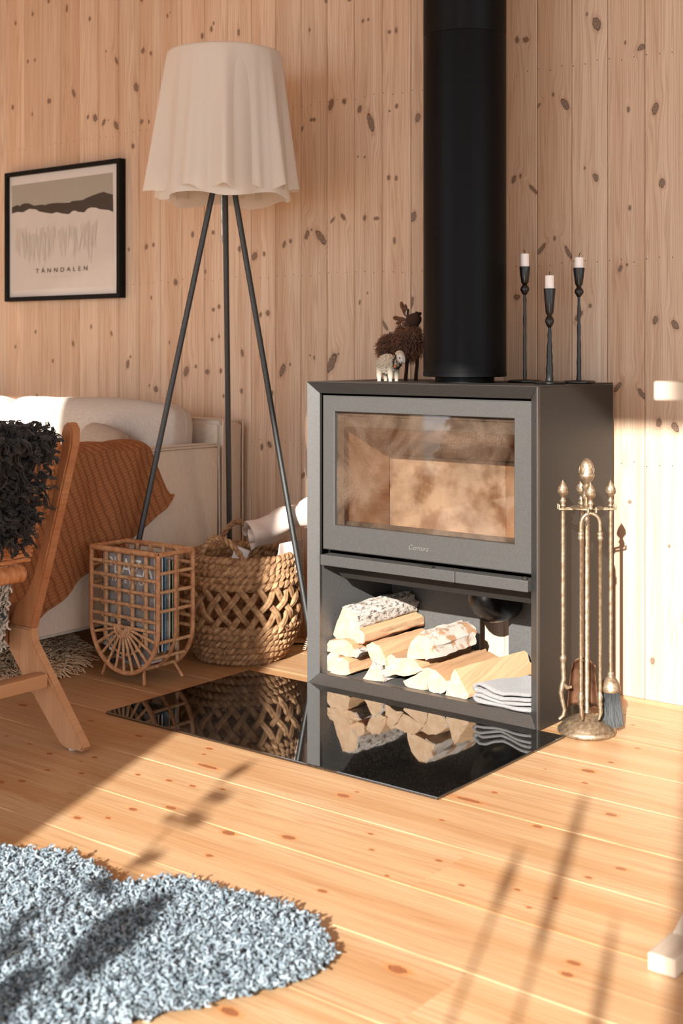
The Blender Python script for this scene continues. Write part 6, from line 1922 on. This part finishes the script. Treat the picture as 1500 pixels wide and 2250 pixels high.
# rolled linen cloth in the basket
S0 = Vector((-2.590, 2.852, 0.352))
DV = Vector((0.55, 0.70, 0.42)).normalized()
SD = DV.cross(Vector((0, 0, 1))).normalized()
UPV = SD.cross(DV).normalized()
def roll_fn(u, v):
    a = u * 2 * PI * 2.15 + 2.2
    r = 0.012 + 0.050 * u
    sq = 1 + 0.16 * math.sin(2 * a + 0.4) + 0.07 * math.sin(v * 11 + a) + 0.06 * math.sin(5 * a + v * 7)
    r = r * sq * (1 - 0.10 * v) + 0.003 * math.sin(v * 19 + a * 2)
    p = S0 + DV * (0.235 * v - 0.012 * (1 - v) * math.sin(a * 1.3) * (1 - u * 0.3)) + SD * r * math.cos(a) + UPV * r * 0.86 * math.sin(a)
    p.z += -0.018 * v * v + 0.004 * math.sin(v * 14 + u * 9)
    return tuple(p)
cloth = thing('rolled_cloth', (-2.55, 2.89, 0.28), 'white linen cloth rolled up in the woven basket, one end hanging out', 'cloth')
o = build('roll', MB().sheet(roll_fn, 80, 22), M['linen'], cloth, smooth=True)
solidify(o, 0.0035)
subsurf(o, 1)
F00, F10, F11, F01 = Vector((-2.481, 2.833, 0.276)), Vector((-2.442, 2.919, 0.240)), Vector((-2.475, 2.957, 0.352)), Vector((-2.493, 2.870, 0.345))
def flap_fn(u, v):
    p = (F00.lerp(F10, u)).lerp(F01.lerp(F11, u), v)
    b = 0.012 * math.sin(u * 8 + v * 3) * (1 - v * 0.5)
    out = Vector((0.75, -0.6, 0.1)) * (b + 0.012 * math.sin(v * PI * 0.6))
    p = p + out
    p.z += -0.006 * math.sin(u * 9) * (1 - v)
    return tuple(p)
o = build('hanging_end', MB().sheet(flap_fn, 30, 24), M['linen'], cloth, smooth=True)
solidify(o, 0.0035)
subsurf(o, 1)
t = thing('white_box', (-2.64, 2.84, 0.27), 'narrow white box standing in the woven basket beside the rolled cloth', 'box')
build('carton', rbx(MB(), (-2.630, 2.850, 0.294), 0.022, 0.006, 0.024, Matrix.Rotation(0.5, 3, 'Z') @ Matrix.Rotation(0.35, 3, 'Y')), M['paper'], t)
build('lid', rbx(MB(), (-2.630 + 0.008, 2.850 + 0.0044, 0.3180), 0.0225, 0.0065, 0.003, Matrix.Rotation(0.5, 3, 'Z') @ Matrix.Rotation(0.35, 3, 'Y')), M['paper'], t)

# cables beside the basket
pc = thing('power_cable', (-2.47, 3.06, 0), 'black power cable lying in loops on the floor by the stove', 'cable')
pts = []
for i in range(120):
    t_ = i / 119
    if t_ < 0.25:
        s_ = t_ / 0.25
        p = (-2.60 + 0.10 * s_, 3.045 + 0.02 * s_, 0.004 + 0.01 * s_)
    else:
        a = (t_ - 0.25) / 0.75 * 2 * PI * 3.2 - PI / 2
        p = (-2.462 + 0.045 * math.cos(a) + 0.010 * math.sin(a * 0.37), 3.060 + 0.030 * math.sin(a * 0.9), 0.034 + 0.026 * math.sin(a) + 0.012 * math.sin(a * 0.31))
    pts.append((p[0], min(p[1], 3.142), max(p[2], 0.0040)))
build('lead', MB().tube(pts, 0.0036, 8), M['cable'], pc, smooth=True)
build('plug', MB().box(-2.415, -2.385, 3.04, 3.062, 0.0005, 0.022, 0.004), M['cable'], pc)
cc_ = thing('coiled_cord', (-2.47, 3.03, 0), 'pale coiled cord hanging down between basket and lamp leg', 'cord')
def helix(pts, r, turns_per_m=160, th=0.0013):
    out = []
    for a, b in zip(pts, pts[1:]):
        a, b = Vector(a), Vector(b)
        d_ = (b - a)
        L = d_.length
        n_ = int(L * turns_per_m * 8)
        d_.normalize()
        u_ = d_.orthogonal().normalized(); w_ = d_.cross(u_)
        for i in range(n_):
            ph = 2 * PI * i / 8
            out.append(a + d_ * L * i / n_ + (u_ * math.cos(ph) + w_ * math.sin(ph)) * r)
    return MB().tube(out, th, 4)
build('coil', helix([(-2.453, 3.037, 0.215), (-2.468, 3.018, 0.165), (-2.470, 3.015, 0.108), (-2.492, 3.000, 0.040), (-2.500, 2.995, 0.008)], 0.0042), M['cord'], cc_, smooth=True)

# ------------------------------------------------------------------ table at the right edge
tbl = thing('trestle_table', (-0.2, 2.0, 0), 'whitewashed wooden trestle table at the right edge of the picture', 'table')
tbl['label'] = 'whitewashed wooden trestle table whose corner and foot show before the sunlit wall'
for k in range(4):
    y0 = 1.750 + 0.16 * k
    build('plank', MB().box(-0.802, 0.75, y0 + 0.0005, y0 + 0.1595, 0.8445, 0.872, 0.003), M['grey_wood_x'], tbl)
for sx, x0 in ((1, -0.825), (-1, 0.73)):
    build('foot', MB().box(x0, x0 + 0.044, 1.779, 2.36, 0.0006, 0.028, 0.003), M['grey_wood'], tbl)
    for y0 in (1.86, 2.24):
        lm = MB()
        lm.loft([[(x0 + 0.004, y0, 0.027), (x0 + 0.040, y0, 0.027), (x0 + 0.040, y0 + 0.045, 0.027), (x0 + 0.004, y0 + 0.045, 0.027)], [(x0 + 0.004 + sx * 0.34, y0, 0.802), (x0 + 0.040 + sx * 0.34, y0, 0.802), (x0 + 0.040 + sx * 0.34, y0 + 0.045, 0.802), (x0 + 0.004 + sx * 0.34, y0 + 0.045, 0.802)]])
        build('leg', lm, M['grey_wood'], tbl)
    build('cross_bar', MB().box(x0 + sx * 0.34 - 0.01, x0 + sx * 0.34 + 0.055, 1.79, 2.35, 0.802, 0.8445, 0.002), M['grey_wood'], tbl)

# ------------------------------------------------------------------ plants by the window (their shadows fall into view)
vase = thing('reed_vase', (-0.14, -0.35, 0), 'stoneware floor vase by the window holding dry reeds', 'vase')
build('pot', MB().lathe([(0.07, 0.0006), (0.10, 0.05), (0.115, 0.20), (0.09, 0.36), (0.055, 0.45), (0.06, 0.48), (0.050, 0.48), (0.045, 0.44), (0.02, 0.30)], (-0.14, -0.35, 0), 32), M['pot'], vase, smooth=True)
for i, (sx, ztip, zh, rh) in enumerate(((-0.147, 1.262, 0.945, 0.0115), (-0.240, 1.105, 0.985, 0.0120), (-0.034, 1.03, 0.80, 0.0085))):
    r_ = thing('dry_reed', (-0.14, -0.35, 0.32), ('tallest dry reed with long head in the floor vase', 'leaning dry reed with short thick head in the floor vase', 'lowest dry reed in the floor vase')[i], 'reed', 'dry reeds in the floor vase')
    build('stem', MB().tube([(-0.14 + (sx + 0.14) * 0.1, -0.35, 0.32), (-0.14 + (sx + 0.14) * 0.4, -0.35, 0.47), (sx, -0.35, 0.72), (sx, -0.35, zh + 0.02)], [0.003, 0.003, 0.0035, 0.004], 8), M['reed'], r_, smooth=True)
    build('head', MB().lathe([(0.003, zh - 0.02), (rh * 0.8, zh + 0.02), (rh, (zh + ztip) / 2), (rh * 0.75, ztip - 0.05), (0.0015, ztip)], (sx, -0.35, 0), 10), M['reed'], r_, smooth=True)
pot = thing('leafy_plant', (-0.86, -0.42, 0), 'potted plant with oval leaves standing by the window', 'plant')
build('pot', MB().lathe([(0.09, 0.0006), (0.12, 0.24), (0.125, 0.25), (0.11, 0.25), (0.10, 0.20), (0.01, 0.20)], (-0.86, -0.42, 0), 32), M['pot'], pot, smooth=True)
def leaf(base, d_, L, w):
    d_ = Vector(d_).normalized()
    sdv = d_.cross(Vector((0.35, 1, 0.1))).normalized()
    def fn(u, v):
        wv = w * math.sin(PI * min(1, v * 0.96 + 0.03)) ** 0.8
        return tuple(Vector(base) + d_ * L * v + sdv * (u - 0.5) * 2 * wv + Vector((0, 0.02, -0.02)) * v * v)
    return MB().sheet(fn, 6, 10)
for (x0, x1, zt) in ((-0.86, -0.925, 1.10), (-0.85, -0.78, 0.86), (-0.87, -0.95, 0.84)):
    build('stem', MB().tube([(x0, -0.42, 0.20), ((x0 * 0.4 + x1 * 0.6), -0.42, 0.55), (x1, -0.42, zt)], [0.006, 0.0045, 0.002], 8), M['plant'], pot, smooth=True)
LEAVES = [((-0.925, -0.42, 1.09), (0.15, 0.1, 1), 0.075, 0.018), ((-0.925, -0.42, 1.05), (0.8, 0, 0.4), 0.06, 0.020), ((-0.925, -0.42, 1.00), (0.9, 0, 0.3), 0.06, 0.022), ((-0.925, -0.42, 0.985), (-0.7, 0, 0.5), 0.05, 0.016),
          ((-0.92, -0.42, 0.90), (0.6, 0, 0.7), 0.06, 0.018), ((-0.92, -0.42, 0.865), (0.9, 0, 0.2), 0.06, 0.02),
          ((-0.78, -0.42, 0.76), (0.1, 0, 1), 0.15, 0.045), ((-0.785, -0.425, 0.75), (-0.25, 0, 1), 0.13, 0.042), ((-0.945, -0.42, 0.76), (-0.2, 0, 1), 0.075, 0.02), ((-0.94, -0.42, 0.74), (0.6, 0, 0.7), 0.06, 0.022),
          ((-0.86, -0.42, 0.66), (0.2, 0, 1), 0.12, 0.044), ((-0.90, -0.42, 0.64), (-0.4, 0, 0.9), 0.11, 0.042), ((-0.84, -0.42, 0.62), (0.7, 0, 0.5), 0.09, 0.03)]
for (b_, d_, L, w) in LEAVES:
    build('leaf', leaf(b_, d_, L, w), M['plant'], pot, smooth=True)
